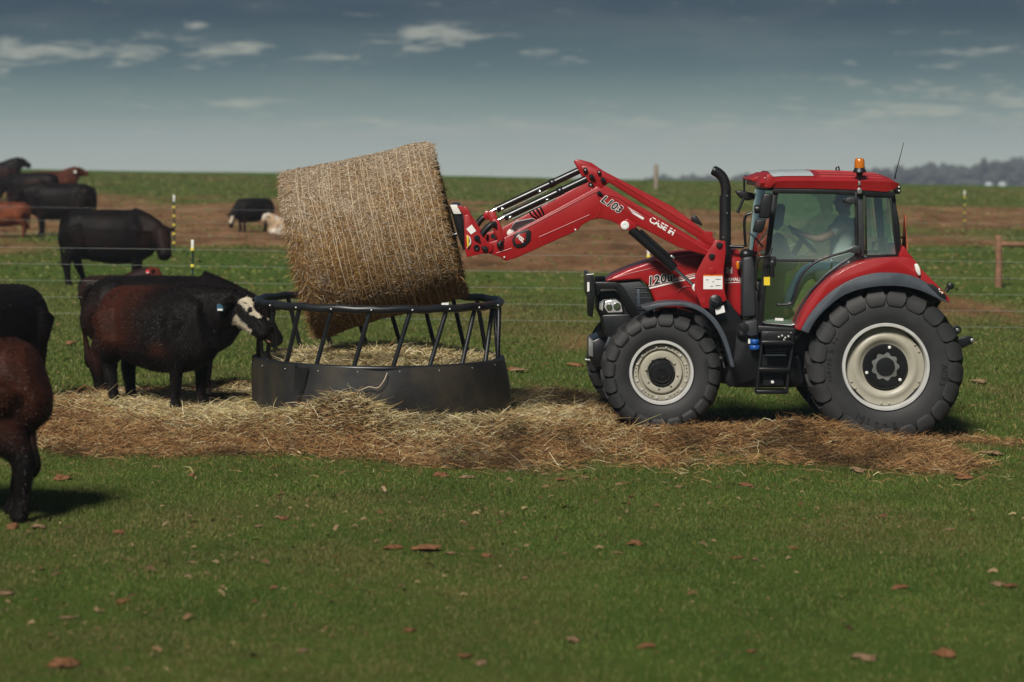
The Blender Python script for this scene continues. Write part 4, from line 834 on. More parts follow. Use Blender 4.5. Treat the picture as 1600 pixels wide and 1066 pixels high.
fuse('shirt', [torso(.014)] + sleeves, .012, 5, 'shirt', per); fuse('jeans', legs + [section([HP + Vector((0, 0, -.09)), HP + Vector((0, 0, .04)), HP + Vector((0, 0, .07))], [(.17, .12), (.19, .145), (.18, .14)], 18, 2.2, Vector((1, 0, 0)))], .013, 4, 'denim', per)
for b_ in boots: frombm('boot', b_, 'boot', per, 180)
fuse('hair', [section([HC + Vector((.012, 0, .02)), HC + Vector((.02, 0, .07)), HC + Vector((.012, 0, .122))], [(.08, .09), (.08, .1), (.04, .06)], 18, 2.1, Vector((1, 0, 0)))], .012, 3, 'hair', per)
# ------------------------------------------------------------------ strands: straw and grass as real strips, one mesh per mass
def strips(name, A, B, sag, width, cols, m, parent=None, tip=.4):
    # A, B (n,3): ends; sag (n,3): offset of the middle; width (n,)
    n = len(A); d = B - A; r = rng.normal(size=(n, 3)); s = np.cross(d, r); s /= np.linalg.norm(s, axis=1, keepdims=True) + 1e-9; s = s * width[:, None] * .5
    M = (A + B) / 2 + sag
    V = np.stack([A - s, A + s, M - s, M + s, B - s * tip, B + s * tip], 1).reshape(-1, 3); o = np.arange(n)[:, None] * 6
    F = np.concatenate([o + np.array([0, 1, 3, 2]), o + np.array([2, 3, 5, 4])])
    return npmesh(name, V, [F], m, parent, np.repeat(cols, 6, 0))
def straw_cols(n, fresh):               # fresh 0..1: old brown to pale new hay
    old = np.array([[.27, .135, .050], [.34, .19, .072], [.14, .066, .028], [.40, .26, .12]]); new = np.array([[.58, .49, .27], [.50, .42, .20], [.66, .58, .38], [.40, .34, .14]])
    a = old[rng.integers(0, 4, n)]; b = new[rng.integers(0, 4, n)]; f = (rng.random(n) < fresh)[:, None]
    return np.where(f, b, a) * rng.uniform(.7, 1.2, (n, 1))
# loose hay bed on the ground
N = 420000
x = rng.uniform(-5.9, 6.6, N); y = rng.uniform(22.4, 30.2, N); k = rng.random(N) < np.maximum(hay_mask(x, y) ** 1.4, .012) * np.where(y > 27.5, .6, 1) * np.where((x > 1.4) & (y > 26.3), .35, 1)
x, y = x[k], y[k]; n = len(x); z = ground_z(x, y)
fx, fy = -1.44, 27.0; dist = np.hypot((x - fx) * .62, y - fy); fresh = np.clip(1.25 - (dist - 1.35) / .95, 0, .95) * np.clip(1.15 - (x - .3) / 1.3, .06, 1) * np.clip((y - 24.25) / .9 + .12 + (fbm(x, y, .8, 77) - .5) * 1.3, .05, 1)
fresh = np.clip(fresh * .78 + .02 + (fbm(x, y * .5, .7, 15) - .5) * .9, .04, .93)
a = rng.uniform(0, 2 * np.pi, n); ln = rng.gamma(3.0, .030, n) + .02; el = rng.normal(.06, .25, n)
dv = np.stack([np.cos(a) * np.cos(el), np.sin(a) * np.cos(el), np.sin(np.abs(el))], 1) * ln[:, None]
A = np.stack([x, y, z + rng.uniform(-.015, .035, n)], 1); sag = rng.normal(0, .014, (n, 3)); sag[:, 2] = np.abs(sag[:, 2])
hb_ = strips('loose_hay', A, A + dv, sag, rng.uniform(.0028, .0060, n), straw_cols(n, fresh) * (1 - .62 * sstep(.56, .72, fbm(x, y * .5, .55, 88, 3)))[:, None], 'hay')
tag(hb_, 'loose trampled hay strewn round the feeder and the tractor wheels', 'hay', kind='stuff')
# ------------------------------------------------------------------ ring feeder
FC = Vector((-1.44, 27.0, 0)); FR = 1.315; ZT, ZM = 1.345, .735
fd = thing('hay_feeder', (FC.x, FC.y, .22), 'black round hay ring feeder with slanted bars and a torn skirt', 'feeder')
def ringpt(r_, a, z): return Vector((FC.x + r_ * math.sin(a), FC.y - r_ * math.cos(a), z))     # a = 0 faces the camera
def ztop(a): return ZT - .0085 * FR * math.sin(a) * 1.2
top = tube('top_rail', [ringpt(FR, 2 * math.pi * k / 96, ztop(2 * math.pi * k / 96) + .006 * math.sin(5 * k)) for k in range(96)], .042, 'feeder_black', fd, 14, closed=True)
midr = tube('middle_rail', [ringpt(FR, 2 * math.pi * k / 96, ZM - .012 * math.sin(2 * math.pi * k / 96)) for k in range(96)], .030, 'feeder_black', fd, 10, closed=True)
NB = 20
for i in range(NB):
    a0 = R(-27) + 2 * math.pi * i / NB; j1, j2 = random.uniform(-.012, .012), random.uniform(-.012, .012)
    tube('bar', [ringpt(FR - .012, a0 + j1, ZM - .02), ringpt(FR - .012, a0 + R(8.8) + j2, ztop(a0) - .01)], .025, 'feeder_black', fd, 10)
    q = ringpt(FR + .044, a0 + R(8.8), ztop(a0) - .006); bm = bmesh.new(); bmesh.ops.create_uvsphere(bm, u_segments=8, v_segments=6, radius=.009); bmesh.ops.translate(bm, vec=q, verts=bm.verts); frombm('bolt', bm, 'white_paint', top, 180)
    q = ringpt(FR + .062, a0 + R(3), ZM - .03); bm = bmesh.new(); bmesh.ops.create_uvsphere(bm, u_segments=8, v_segments=6, radius=.009); bmesh.ops.translate(bm, vec=q, verts=bm.verts); frombm('bolt', bm, 'steel', midr, 180)
for da in (-.03, .03): cyl('rail_joint', ringpt(FR, R(-52) + da, ZT), ringpt(1, R(-52) + math.pi / 2, 0) - Vector((FC.x, FC.y, 0)), .0445, .02, 'feeder_black', top, 16)
prism('rail_label', [(690, 473.5), (701, 473.2), (701, 476.5), (690, 476.5)], 25.62, 25.64, 'white_decal', top, 0)
# skirt: overlapping poly panels, the front left one split and its edge curled out
def panel(name, a0, a1, off, ripple, flare=0.0, tear=0.0):
    bm = bmesh.new(); na = max(8, int((a1 - a0) / R(2.2))); nzv = 12; g = []
    for s_ in (0, 1):
        gg = []
        for i in range(na + 1):
            t_ = i / na; a = a0 + (a1 - a0) * t_; col_ = []
            for j in range(nzv + 1):
                u = j / nzv; z = (ZM + .015) + (.06 - ZM) * u - .012 * math.sin(a)
                bulge = .055 * math.sin(u * math.pi * .9) * (.35 + .65 * max(0, math.sin(a))) + .02 * math.sin(3.1 * a + 5 * u) * u + ripple * math.sin(9 * a) * u * u
                curl = flare * max(0, 1 - t_ * na / 7) ** 2 * u ** 1.2
                rr = FR + .045 + off + bulge + curl - s_ * .010
                sag_ = -.035 * math.exp(-((a - R(4)) / R(9)) ** 2) * (1 - u)
                aa = a + tear * (1 - t_) ** 6 * u * .9
                col_.append(bm.verts.new(ringpt(rr, aa, z + sag_)))
            gg.append(col_)
        g.append(gg)
    for s_ in (0, 1):
        for i in range(na):
            for j in range(nzv):
                f = (g[s_][i][j], g[s_][i + 1][j], g[s_][i + 1][j + 1], g[s_][i][j + 1]); bm.faces.new(f if s_ == 0 else f[::-1])
    for i in range(na):
        for j in (0, nzv): bm.faces.new((g[0][i][j], g[1][i][j], g[1][i + 1][j], g[0][i + 1][j]))
    for j in range(nzv):
        for i in (0, na): bm.faces.new((g[0][i][j], g[0][i][j + 1], g[1][i][j + 1], g[1][i][j]))
    return frombm(name, bm, 'skirt_black', fd, 60)
panel('skirt_panel', R(-150), R(-36.6), .0, .004); panel('skirt_panel', R(-34.4), R(80), .014, .006, .05, .04)
bm = bmesh.new(); fl = []
for i in range(6):
    row = []
    for j in range(9):
        u_ = j / 8; a_ = R(-35.0) + R(7.0) * (i / 5) * (1 - u_ * .75) + R(1.2) * u_; row.append(bm.verts.new(ringpt(FR + .085 + .012 * math.sin(3 * u_) + .11 * u_ ** 1.4 * (1 - i / 5) , a_, ZM - .0 - (.62 - .16 * (i / 5)) * u_)))
    fl.append(row)
for i in range(5):
    for j in range(8): bm.faces.new((fl[i][j], fl[i + 1][j], fl[i + 1][j + 1], fl[i][j + 1]))
bmesh.ops.solidify(bm, geom=list(bm.faces), thickness=.010); frombm('torn_flap', bm, 'skirt_black', fd, 60); panel('skirt_panel', R(78), R(212), .0, .005)
def loose(name, pts, rad, m, parent): return tube(name, spline(pts, 5), rad, m, parent, 5)
loose('baling_string', [ringpt(FR + .10, R(6.5), .70), ringpt(FR + .13, R(5), .62), ringpt(FR + .13, R(2.5), .55), ringpt(FR + .13, R(-1), .56), ringpt(FR + .13, R(-5), .52)], .0045, 'twine', fd)
# hay in the feeder
N = 26000; rr = FR * .97 * np.sqrt(rng.random(N)); aa = rng.uniform(0, 2 * np.pi, N); x = FC.x + rr * np.sin(aa); y = FC.y - rr * np.cos(aa)
def feed_z(x, y): return .66 + .13 * (1 - ((x - FC.x) ** 2 + (y - FC.y) ** 2) / FR ** 2) + (fbm(x, y, .5, 91) - .5) * .16
z = feed_z(x, y) + rng.uniform(-.03, .03, N); a = rng.uniform(0, 2 * np.pi, N); el = np.abs(rng.normal(.1, .3, N)); ln = rng.uniform(.06, .2, N)
dv = np.stack([np.cos(a) * np.cos(el), np.sin(a) * np.cos(el), np.sin(el)], 1) * ln[:, None]; A = np.stack([x, y, z], 1)
rad_ok = np.hypot(A[:, 0] + dv[:, 0] - FC.x, A[:, 1] + dv[:, 1] - FC.y) < FR * 1.03; A, dv = A[rad_ok], dv[rad_ok]; n = len(A)
fh = thing('hay_heap', (FC.x, FC.y, .62), 'pale loose hay lying inside the ring feeder', 'hay'); fh['kind'] = 'stuff'
strips('straw', A, A + dv, np.abs(rng.normal(0, .014, (n, 3))), rng.uniform(.004, .007, n), straw_cols(n, np.full(n, .8)), 'hay', fh)
bm = bmesh.new(); rings = []
for k in range(1, 9): rings.append([Vector((FC.x + FR * .97 * k / 8 * math.cos(q), FC.y + FR * .97 * k / 8 * math.sin(q), float(feed_z(np.array([FC.x + FR * .97 * k / 8 * math.cos(q)]), np.array([FC.y + FR * .97 * k / 8 * math.sin(q)]))[0]))) for q in np.linspace(0, 2 * math.pi, 41)[:-1]])
rings.append([Vector((p_.x, p_.y, .18)) for p_ in rings[-1]]); loft(bm, rings); frombm('hay_bed', bm, 'bale_core', fh, 180)
# ------------------------------------------------------------------ round bale on the spears
BC = W(585, 371, 27.0); BL, BR = 1.67, .885; BU = Vector((-BAX.z, 0, BAX.x)); BV = Vector((0, 1, 0))
ba = thing('hay_bale', (BC.x, BC.y, BC.z - .9), 'big round twine-wrapped hay bale tilted above the ring feeder', 'hay bale')
BAXn, BUn, BVn, BCn = (np.array(v) for v in (BAX, BU, BV, BC))
def bale_r(u, a):      # u -1..1 along the axis, a angle from the top towards the camera side
    n_ = fbm(u * 3 + 9, a * 2.2 + 4, 1.0, 17, 4) - .5; lump = fbm(u * 1.2 + 3, a * .8 + 8, 1.0, 51, 2) - .5
    edge = 1 - .055 * np.clip((np.abs(u) - .88) / .12, 0, 1) ** 2
    return BR * edge * (1 + .035 * n_ + .04 * lump) * (1 - .02 * u)
def bale_p(u, a, extra=0.0):
    r_ = bale_r(u, a) + extra; return BCn + BAXn * (u * BL / 2)[..., None] + (BUn * np.cos(a)[..., None] - BVn * np.sin(a)[..., None]) * r_[..., None]
us = np.concatenate([[-1.0], np.linspace(-1, 1, 60), [1.0]]); aas = np.linspace(0, 2 * np.pi, 121)[:-1]
U, Aa = np.meshgrid(us, aas, indexing='ij'); PV = bale_p(U, Aa); PV[0] = BCn - BAXn * BL * .49 + (PV[0] - BCn + BAXn * BL / 2) * .9; PV[-1] = BCn + BAXn * BL * .49 + (PV[-1] - BCn - BAXn * BL / 2) * .9
cL = PV[0].mean(0); cR = PV[-1].mean(0); nn = len(aas); i0 = np.arange(62 * nn).reshape(62, nn)
F4 = np.stack([i0[:-1], np.roll(i0, -1, 1)[:-1], np.roll(i0, -1, 1)[1:], i0[1:]], -1).reshape(-1, 4); VV = np.concatenate([PV.reshape(-1, 3), [cL, cR]])
F3 = np.concatenate([np.stack([np.full(nn, 62 * nn), np.roll(i0[0], -1), i0[0]], -1), np.stack([np.full(nn, 62 * nn + 1), i0[-1], np.roll(i0[-1], -1)], -1)])
npmesh('bale_core', VV, [F4, F3], 'bale_core', ba, smooth=180)
N = 170000; u = rng.uniform(-1, 1, N); a = np.where(rng.random(N) < .78, rng.uniform(-.35, 3.5, N), rng.uniform(0, 2 * np.pi, N)); P0 = bale_p(u, a, -.004)
tan = -BUn * np.sin(a)[:, None] - BVn * np.cos(a)[:, None]; rad_ = BUn * np.cos(a)[:, None] - BVn * np.sin(a)[:, None]
left = np.clip((-u - .55) / .45, 0, 1) * np.clip((a - .9) / .8, 0, 1); ang = rng.normal(0, 1.1, N); ln = rng.uniform(.018, .060, N) * (1 + 2.2 * left * rng.random(N))
lift = np.abs(rng.normal(.03, .10, N)) + left * np.abs(rng.normal(0, .22, N)); dv = (tan * np.cos(ang)[:, None] + BAXn * np.sin(ang)[:, None] + rad_ * lift[:, None]) * ln[:, None]
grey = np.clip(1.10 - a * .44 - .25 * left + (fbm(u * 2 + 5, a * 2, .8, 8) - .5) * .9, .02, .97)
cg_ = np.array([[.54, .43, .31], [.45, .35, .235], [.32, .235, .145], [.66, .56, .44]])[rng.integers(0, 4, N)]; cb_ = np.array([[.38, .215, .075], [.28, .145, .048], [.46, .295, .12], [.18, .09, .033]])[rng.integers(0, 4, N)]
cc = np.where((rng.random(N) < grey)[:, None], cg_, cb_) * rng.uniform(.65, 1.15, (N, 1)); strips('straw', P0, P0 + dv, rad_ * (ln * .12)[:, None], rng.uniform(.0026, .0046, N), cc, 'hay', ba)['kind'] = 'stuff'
N = 9000; e = np.where(rng.random(N) < .55, -1, 1); rr = BR * np.sqrt(rng.random(N)) * .97; a = rng.uniform(0, 2 * np.pi, N); rad_ = BUn * np.cos(a)[:, None] - BVn * np.sin(a)[:, None]
P0 = BCn + BAXn * (e * BL * .488)[:, None] + rad_ * rr[:, None]; dv = (rng.normal(0, .045, (N, 3)) * np.array([.5, 1, 1]) - np.array([0, 0, .02]) + BAXn * (e * np.abs(rng.normal(.006, .012, N)) * np.where(e < 0, 2.2, .6))[:, None]); strips('end_straw', P0, P0 + dv, rng.normal(0, .006, (N, 3)), rng.uniform(.004, .007, N), np.array([[.34, .21, .08], [.25, .14, .055], [.42, .29, .13], [.17, .09, .035]])[rng.integers(0, 4, N)], 'hay', ba)['kind'] = 'stuff'
for i in range(27):
    u0 = -.80 + 1.72 * i / 26 + random.uniform(-.02, .02); ph = random.uniform(0, 6); aq = np.linspace(0, 2 * np.pi, 73)[:-1]
    uq = u0 + .014 * np.sin(aq * 2 + ph) + .010 * np.sin(aq * 7 + ph) + .004 * np.sin(aq * 23 + ph) + .03 * np.sin(aq * .5 + ph); pts = bale_p(uq, aq, .008 + .003 * np.sin(aq * 5 + ph))
    tube('twine', [Vector(q) for q in pts], .0030, 'twine', ba, 5, closed=True)
# ------------------------------------------------------------------ cattle: local x forward, y left, z up
def cow(name, label, px, Y, yaw, scale, poll, muzzle, colfn, voxel=.018, group=None, fur=0, tag_mat=None, legs=None, lying=False, fat=1.0, tailx=0, zoff=0.0, mouth=False, tag_side=-1, hs_=1.0, tin=0.0):
    X = pxX(px, Y); root = thing(name, (X, Y, gz(X, Y) + zoff), label, 'cow' if 'calf' not in name else 'calf', group, R(yaw)); root['local'] = 1; root.scale = (scale,) * 3
    dz = -.52 if lying else 0
    st = [(-.84, 1.0, .10, .15), (-.80, .985, .20, .27), (-.68, .955, .275, .345), (-.48, .92, .305, .385), (-.22, .875, .35, .435), (.08, .85, .375, .455), (.32, .85, .355, .45), (.52, .875, .305, .43), (.68, .91, .24, .37), (.80, .94, .15, .26)]
    B = [section([(x_, 0, z_ + dz) for x_, z_, w, h in st], [(w * fat, h * (1 + (fat - 1) * .4)) for x_, z_, w, h in st], 24, 2.35)]
    pv = Vector(poll); mv = Vector(muzzle); hd = (mv - pv).normalized(); hl = (mv - pv).length
    nb = Vector((.42, 0, 1.0 + dz)); n2 = nb.lerp(pv, .55) + Vector((0, 0, -.03))
    B.append(section(spline([nb, n2, pv + hd * .07], 4), [(w, h) for w, h in zip(np.interp(range(9), [0, 4, 8], [.25, .195, .12]), np.interp(range(9), [0, 4, 8], [.38, .29, .175]))], 18, 2.2))
    side = hd.cross(Vector((0, 0, 1))); side = side.normalized() if side.length > .1 else Vector((0, 1, 0)); upv = side.cross(hd).normalized()
    hs = [(-.05, .06, .06, 0), (.0, .105, .105, 0), (.14, .122, .135, -.01), (.32, .120, .142, -.02), (.52, .105, .125, -.018), (.72, .088, .103, -.014), (.88, .088, .095, -.012), (.97, .084, .082, -.014), (1.03, .045, .045, -.015)]
    B.append(section([pv + hd * (t_ * hl) + upv * o for t_, w, h, o in hs], [(w * hs_, h * hs_) for t_, w, h, o in hs], 18, 2.25, upv))
    B.append(section([pv + hd * hl * t_ - upv * d_ for t_, d_ in ((.12, .10), (.35, .125), (.6, .09))], [(.06, .05), (.07, .05), (.04, .03)], 10, 2, upv))      # jaw
    for s_ in (-1, 1):       # brow, ear
        eb = pv + hd * hl * .10 + side * s_ * .09 + upv * .03
        B.append(section([eb, eb + side * s_ * .07 + upv * .012 - hd * .015, eb + side * s_ * .14 - hd * .03 - upv * .015, eb + side * s_ * .20 - hd * .03 - upv * .05], [(.03, .03), (.055, .026), (.05, .022), (.018, .014)], 12, 2, upv))
    for s_ in (-1, 1):       # shoulder blade, hip bone, haunch
        B.append(section([(.52, s_ * .17, 1.16 + dz), (.50, s_ * .225, 1.0 + dz), (.46, s_ * .225, .80 + dz), (.44, s_ * .20, .70 + dz)], [(.05, .04), (.13, .10), (.11, .09), (.06, .05)], 12, 2, Vector((1, 0, 0))))
        B.append(section([(-.40, s_ * .20, 1.20 + dz), (-.48, s_ * .215, 1.215 + dz), (-.58, s_ * .19, 1.20 + dz)], [(.04, .04), (.062, .055), (.04, .04)], 10, 2))
        B.append(section([(-.62, s_ * .17, 1.10 + dz), (-.60, s_ * .215, .94 + dz), (-.52, s_ * .215, .76 + dz), (-.48, s_ * .19, .66 + dz)], [(.08, .06), (.17, .10), (.14, .10), (.07, .06)], 12, 2, Vector((1, 0, 0))))
    if not lying:
        lg = legs or {}
        for s_, nm in ((1, 'fl'), (-1, 'fr')):
            ox, oz = lg.get(nm, (0, 0)); y_ = s_ * .17
            B.append(limb([(.50, y_ * .95, 1.0), (.47, y_ * 1.05, .72), (.49 + ox * .45, y_, .42), (.48 + ox * .8, y_ * .95, .15), (.50 + ox, y_ * .95, .05 + oz), (.53 + ox, y_ * .95, -.01 + oz)], [.20, .155, .074, .052, .064, .070], 14))
        for s_, nm in ((1, 'hl'), (-1, 'hr')):
            ox, oz = lg.get(nm, (0, 0)); y_ = s_ * .17
            B.append(limb([(-.56, y_, 1.0), (-.47, y_ * 1.2, .74), (-.66 + ox * .5, y_, .47), (-.62 + ox * .9, y_, .16), (-.60 + ox, y_, .05 + oz), (-.56 + ox, y_, -.01 + oz)], [.25, .215, .094, .056, .066, .070], 14))
        B.append(section([(.72, 0, .78), (.62, 0, .58), (.40, 0, .50)], [(.06, .08), (.09, .07), (.12, .08)], 12, 2))            # brisket
        B.append(section([(-.5, 0, .60), (-.42, 0, .50), (-.3, 0, .53)], [(.08, .1), (.09, .07), (.06, .06)], 12, 2))
    else:
        for s_ in (-1, 1):
            B.append(limb([(.45, s_ * .2, .35), (.62, s_ * .26, .14), (.40, s_ * .27, .06), (.28, s_ * .26, .05)], [.13, .08, .055, .05])); B.append(limb([(-.5, s_ * .24, .4), (-.22, s_ * .36, .24), (-.5, s_ * .38, .07), (-.3, s_ * .40, .05)], [.2, .12, .07, .05]))
    body = fuse('body', B, voxel, int(round(.15 / voxel)) + 2, 'cow_coat', root); me = body.data; n = len(me.vertices); co = np.empty(n * 3, np.float32); me.vertices.foreach_get('co', co); co = co.reshape(-1, 3)
    info = dict(poll=np.array(pv), hd=np.array(hd), side=np.array(side), up=np.array(upv), hl=hl)
    c4 = np.ones((n, 4), np.float32); c4[:, :3] = colfn(co, info); me.color_attributes.new('col', 'FLOAT_COLOR', 'POINT').data.foreach_set('color', c4.ravel())
    # tail
    tb = tube('tail', spline([(-.76 + tin, 0, 1.20 + dz), (-.835 + tin, 0, 1.12 + dz), (-.865 + tin, tailx * .3, .85 + dz * .8), (-.83 + tin, tailx * .7, .60 + dz * .6), (-.80, tailx, .42 + dz * .6), (-.80, tailx, .30 + dz * .55)], 4), [.04, .036, .032, .028, .026, .024, .023, .022, .021, .021, .022, .024, .026, .03, .036, .043, .048, .05, .045, .03, .012], MATS['cow_coat'], root, 10)
    cc_ = colfn(np.array([v.co[:] for v in tb.data.vertices]), info) * .8; c5 = np.ones((len(cc_), 4), np.float32); c5[:, :3] = cc_; tb.data.color_attributes.new('col', 'FLOAT_COLOR', 'POINT').data.foreach_set('color', c5.ravel())
    for s_ in (-1, 1):
        ep = pv + hd * hl * .36 + side * s_ * .108 + upv * .045; bm = bmesh.new(); bmesh.ops.create_uvsphere(bm, u_segments=12, v_segments=8, radius=.022); bmesh.ops.translate(bm, vec=ep, verts=bm.verts); frombm('eye', bm, 'eye', root, 180)
    if tag_mat:
        s_ = tag_side; tp = pv + hd * hl * .10 + side * s_ * .245 - hd * .035 - upv * .075 ; bm = bmesh.new(); bmesh.ops.create_cube(bm, size=1); bmesh.ops.scale(bm, vec=(.075, .012, .08), verts=bm.verts); bmesh.ops.bevel(bm, geom=list(bm.edges), offset=.005, segments=2, affect='EDGES')
        bm.transform(Matrix.Translation(tp) @ Matrix.Rotation(R(-yaw) * .8, 4, 'Z')); tg = frombm('ear_tag', bm, tag_mat, root, 40)
        bm = bmesh.new(); bmesh.ops.create_cube(bm, size=1); bmesh.ops.scale(bm, vec=(.055, .004, .022), verts=bm.verts); bm.transform(Matrix.Translation(tp + Vector((0, 0, -.022))) @ Matrix.Rotation(R(-yaw) * .8, 4, 'Z') @ Matrix.Translation((0, -.008, 0))); frombm('tag_print', bm, 'tag_white', tg, 0)
    if mouth:
        tp = pv + hd * hl * .98 - upv * .06; frombm('tongue', section([tp - hd * .05, tp + hd * .02 - upv * .01, tp + hd * .075 - upv * .004], [(.02, .012), (.025, .012), (.012, .006)], 10, 2, upv), 'tongue', root, 180)
    if fur:
        me.calc_loop_triangles(); m_ = len(me.loop_triangles); ti = np.empty(m_ * 3, np.int32); me.loop_triangles.foreach_get('vertices', ti); ti = ti.reshape(-1, 3); T = co[ti]; nr = np.cross(T[:, 1] - T[:, 0], T[:, 2] - T[:, 0]); ar = np.linalg.norm(nr, axis=1); nr = nr / (ar[:, None] + 1e-12)
        pk = rng.choice(m_, fur, p=ar / ar.sum()); b1, b2 = rng.random(fur), rng.random(fur); sw = b1 + b2 > 1; b1[sw], b2[sw] = 1 - b1[sw], 1 - b2[sw]
        P = T[pk, 0] + (T[pk, 1] - T[pk, 0]) * b1[:, None] + (T[pk, 2] - T[pk, 0]) * b2[:, None]; nn_ = nr[pk]; flow = np.array([-.55, 0, -.65]) + rng.normal(0, .35, (fur, 3)); flow -= nn_ * (flow * nn_).sum(1)[:, None]
        ln = rng.uniform(.014, .036, fur); d_ = (flow * .9 + nn_ * rng.uniform(.12, .5, fur)[:, None]); d_ /= np.linalg.norm(d_, axis=1)[:, None]; E = P + d_ * ln[:, None]; sd_ = np.cross(d_, nn_); sd_ /= np.linalg.norm(sd_, axis=1)[:, None] + 1e-9; sd_ *= .0028
        V = np.stack([P - nn_ * .002 - sd_, P - nn_ * .002 + sd_, E], 1).reshape(-1, 3); cf = np.repeat(colfn(P, info) * rng.uniform(.75, 1.25, (fur, 1)), 3, 0); fo_ = npmesh('fur', V, [np.arange(fur * 3).reshape(-1, 3)], 'cow_hair', root, cf); fo_['kind'] = 'stuff'
    return root
def n3(p, s, seed):                      # cheap 3-D-ish noise
    return (fbm(p[:, 0] + p[:, 2] * .37 + seed, p[:, 2] - p[:, 1] * .6, s, seed, 3) + fbm(p[:, 1] + 5.1 + p[:, 0] * .21, p[:, 2] + p[:, 0] * .3, s, seed + 7, 3)) / 2
def lerp3(a, b, f): return np.array(a) * (1 - f[:, None]) + np.array(b) * f[:, None]
BLK, RED, DRK = (.0062, .0046, .0040), (.044, .0125, .0063), (.017, .0076, .0055)
def col_black(p, i): return lerp3(BLK, DRK, sstep(.45, .65, n3(p, .5, 3)))
def col_brownblack(p, i): return lerp3(BLK, (.032, .011, .007), sstep(.40, .62, n3(p, .6, 13)) * sstep(1.25, .8, p[:, 2]))
def col_red(p, i): return lerp3((.062, .018, .009), DRK, sstep(.5, .7, n3(p, .5, 4)) * .8 + .2 * sstep(.6, .1, p[:, 2]))
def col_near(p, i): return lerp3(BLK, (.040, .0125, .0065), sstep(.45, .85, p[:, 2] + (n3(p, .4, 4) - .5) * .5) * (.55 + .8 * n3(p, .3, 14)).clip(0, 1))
def col_calf(p, i): return lerp3((.14, .040, .016), (.09, .025, .012), sstep(.45, .6, n3(p, .4, 4)))
def col_white(p, i): return lerp3((.62, .57, .48), (.42, .30, .19), sstep(.48, .6, n3(p, .3, 6)))
def face_patch(p, i, base, lo=.20, hi=.80):
    q = p - i['poll']; t_ = q @ i['hd'] / i['hl']; s_ = q @ i['side']; u_ = q @ i['up']
    n_ = n3(p, .13, 23); m = sstep(lo, lo + .05, t_ + (n_ - .5) * .25) * (1 - sstep(hi, hi + .05, t_ + (n_ - .5) * .2))
    nz_ = (n_ - .5) * .12; w = m * np.clip(sstep(.060, .075, u_ + nz_) + sstep(-.040, -.058, u_ + nz_ * 1.2) * sstep(.26, .34, t_) * (1 - sstep(.70, .76, t_)), 0, 1)
    w = w * (1 - sstep(.54, .60, n3(p, .17, 29))); w = sstep(.35, .6, w) * (np.abs(s_) < .16) * (np.abs(u_) < .2)
    return lerp3(base, (1, 1, 1), np.zeros(len(p))) if False else base * (1 - w[:, None]) + np.array((.55, .48, .36)) * w[:, None]
def col_main(p, i):
    f = sstep(.30, -.40, p[:, 0] + (n3(p, .5, 2) - .5) * .6) * sstep(.50, .80, p[:, 2] + (n3(p, .3, 12) - .5) * .3); f = np.maximum(f, .75 * np.exp(-(((p[:, 0] - .34) / .12) ** 2 + ((p[:, 2] - .66) / .08) ** 2)))
    f = f * (.70 + .5 * n3(p, .25, 42)) * np.where(p[:, 0] > .55, 0, 1); b = lerp3(BLK, RED, np.clip(f, 0, 1)); return face_patch(p, i, b)
cow('cow', 'dark red and black cow with white-patched face eating at the feeder rim', 249, 26.75, -40, .97, (.93, .25, 1.20), (1.35, .37, .84), col_main, .0145, None, 60000, 'tag_blue', {'fl': (.02, 0), 'fr': (-.06, 0), 'hr': (.05, 0), 'hl': (-.06, 0)}, fat=1.06, mouth=True, tailx=-.04, tag_side=1, hs_=1.16)
cow('cow', 'black cow half hidden behind the white-faced cow at the feeder', 252, 28.4, 2, 1.03, (1.00, -.0, .98), (1.30, .02, .56), col_brownblack, .018, None, 26000, None, {'hr': (-.05, 0)}, fat=1.05)
cow('cow', 'black cow with a blue ear tag turned towards the camera at the left edge', -22, 26.9, 246, 1.04, (.88, -.10, 1.20), (1.10, -.36, .82), col_black, .018, None, 26000, 'tag_blue', fat=1.16, tag_side=-1)
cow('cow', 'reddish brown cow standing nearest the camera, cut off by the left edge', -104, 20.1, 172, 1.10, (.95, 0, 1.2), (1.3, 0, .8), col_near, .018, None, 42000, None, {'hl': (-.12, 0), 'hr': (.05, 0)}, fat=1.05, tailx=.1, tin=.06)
cow('bull', 'heavy black bull facing right behind the wire fence with lowered head', 170, 47.0, 0, 1.07, (.92, -.16, 1.00), (1.06, -.42, .50), col_black, .024, None, 9000, None, {'fl': (.02, 0), 'hl': (.14, 0), 'hr': (-.08, 0)}, fat=1.14, hs_=1.42)
bpy.data.objects['bull']['category'] = 'bull'
cow('calf', 'dark calf with a red ear tag lying in front of the bull', 180, 43.0, 4, .72, (.92, 0, .92), (1.15, -.08, .5), lambda p, i: lerp3(DRK, (.10, .022, .012), sstep(.7, .85, p[:, 0])), .028, None, 0, 'tag_red', tag_side=1, lying=True, zoff=-.02)
cow('cow', 'black cow facing left on the bare slope behind the bull', 96, 64, 182, 1.03, (.94, 0, 1.10), (1.32, 0, .80), col_black, .03, 'cattle on the bare slope')
cow('cow', 'black cow seen in profile at the top left corner of the herd', -8, 86, -4, 1.03, (.84, 0, 1.38), (1.22, 0, 1.16), col_brownblack, .034, 'cattle on the bare slope')
cow('cow', 'dark cow grazing between the profile cow and the alert cow', 52, 77, 165, .98, (1.0, 0, 1.0), (1.2, 0, .5), col_brownblack, .034, 'cattle on the bare slope')
cow('cow', 'dark red cow holding its head high beside the skyline, white ear tag', 82, 79, 8, .97, (.76, 0, 1.36), (1.16, 0, 1.20), col_red, .034, 'cattle on the bare slope', 0, 'tag_white', tag_side=1)
cow('calf', 'small red calf at the left edge near the bull', 10, 62.5, 183, .69, (1.0, 0, 1.1), (1.2, 0, .75), col_calf, .036, 'cattle on the bare slope')
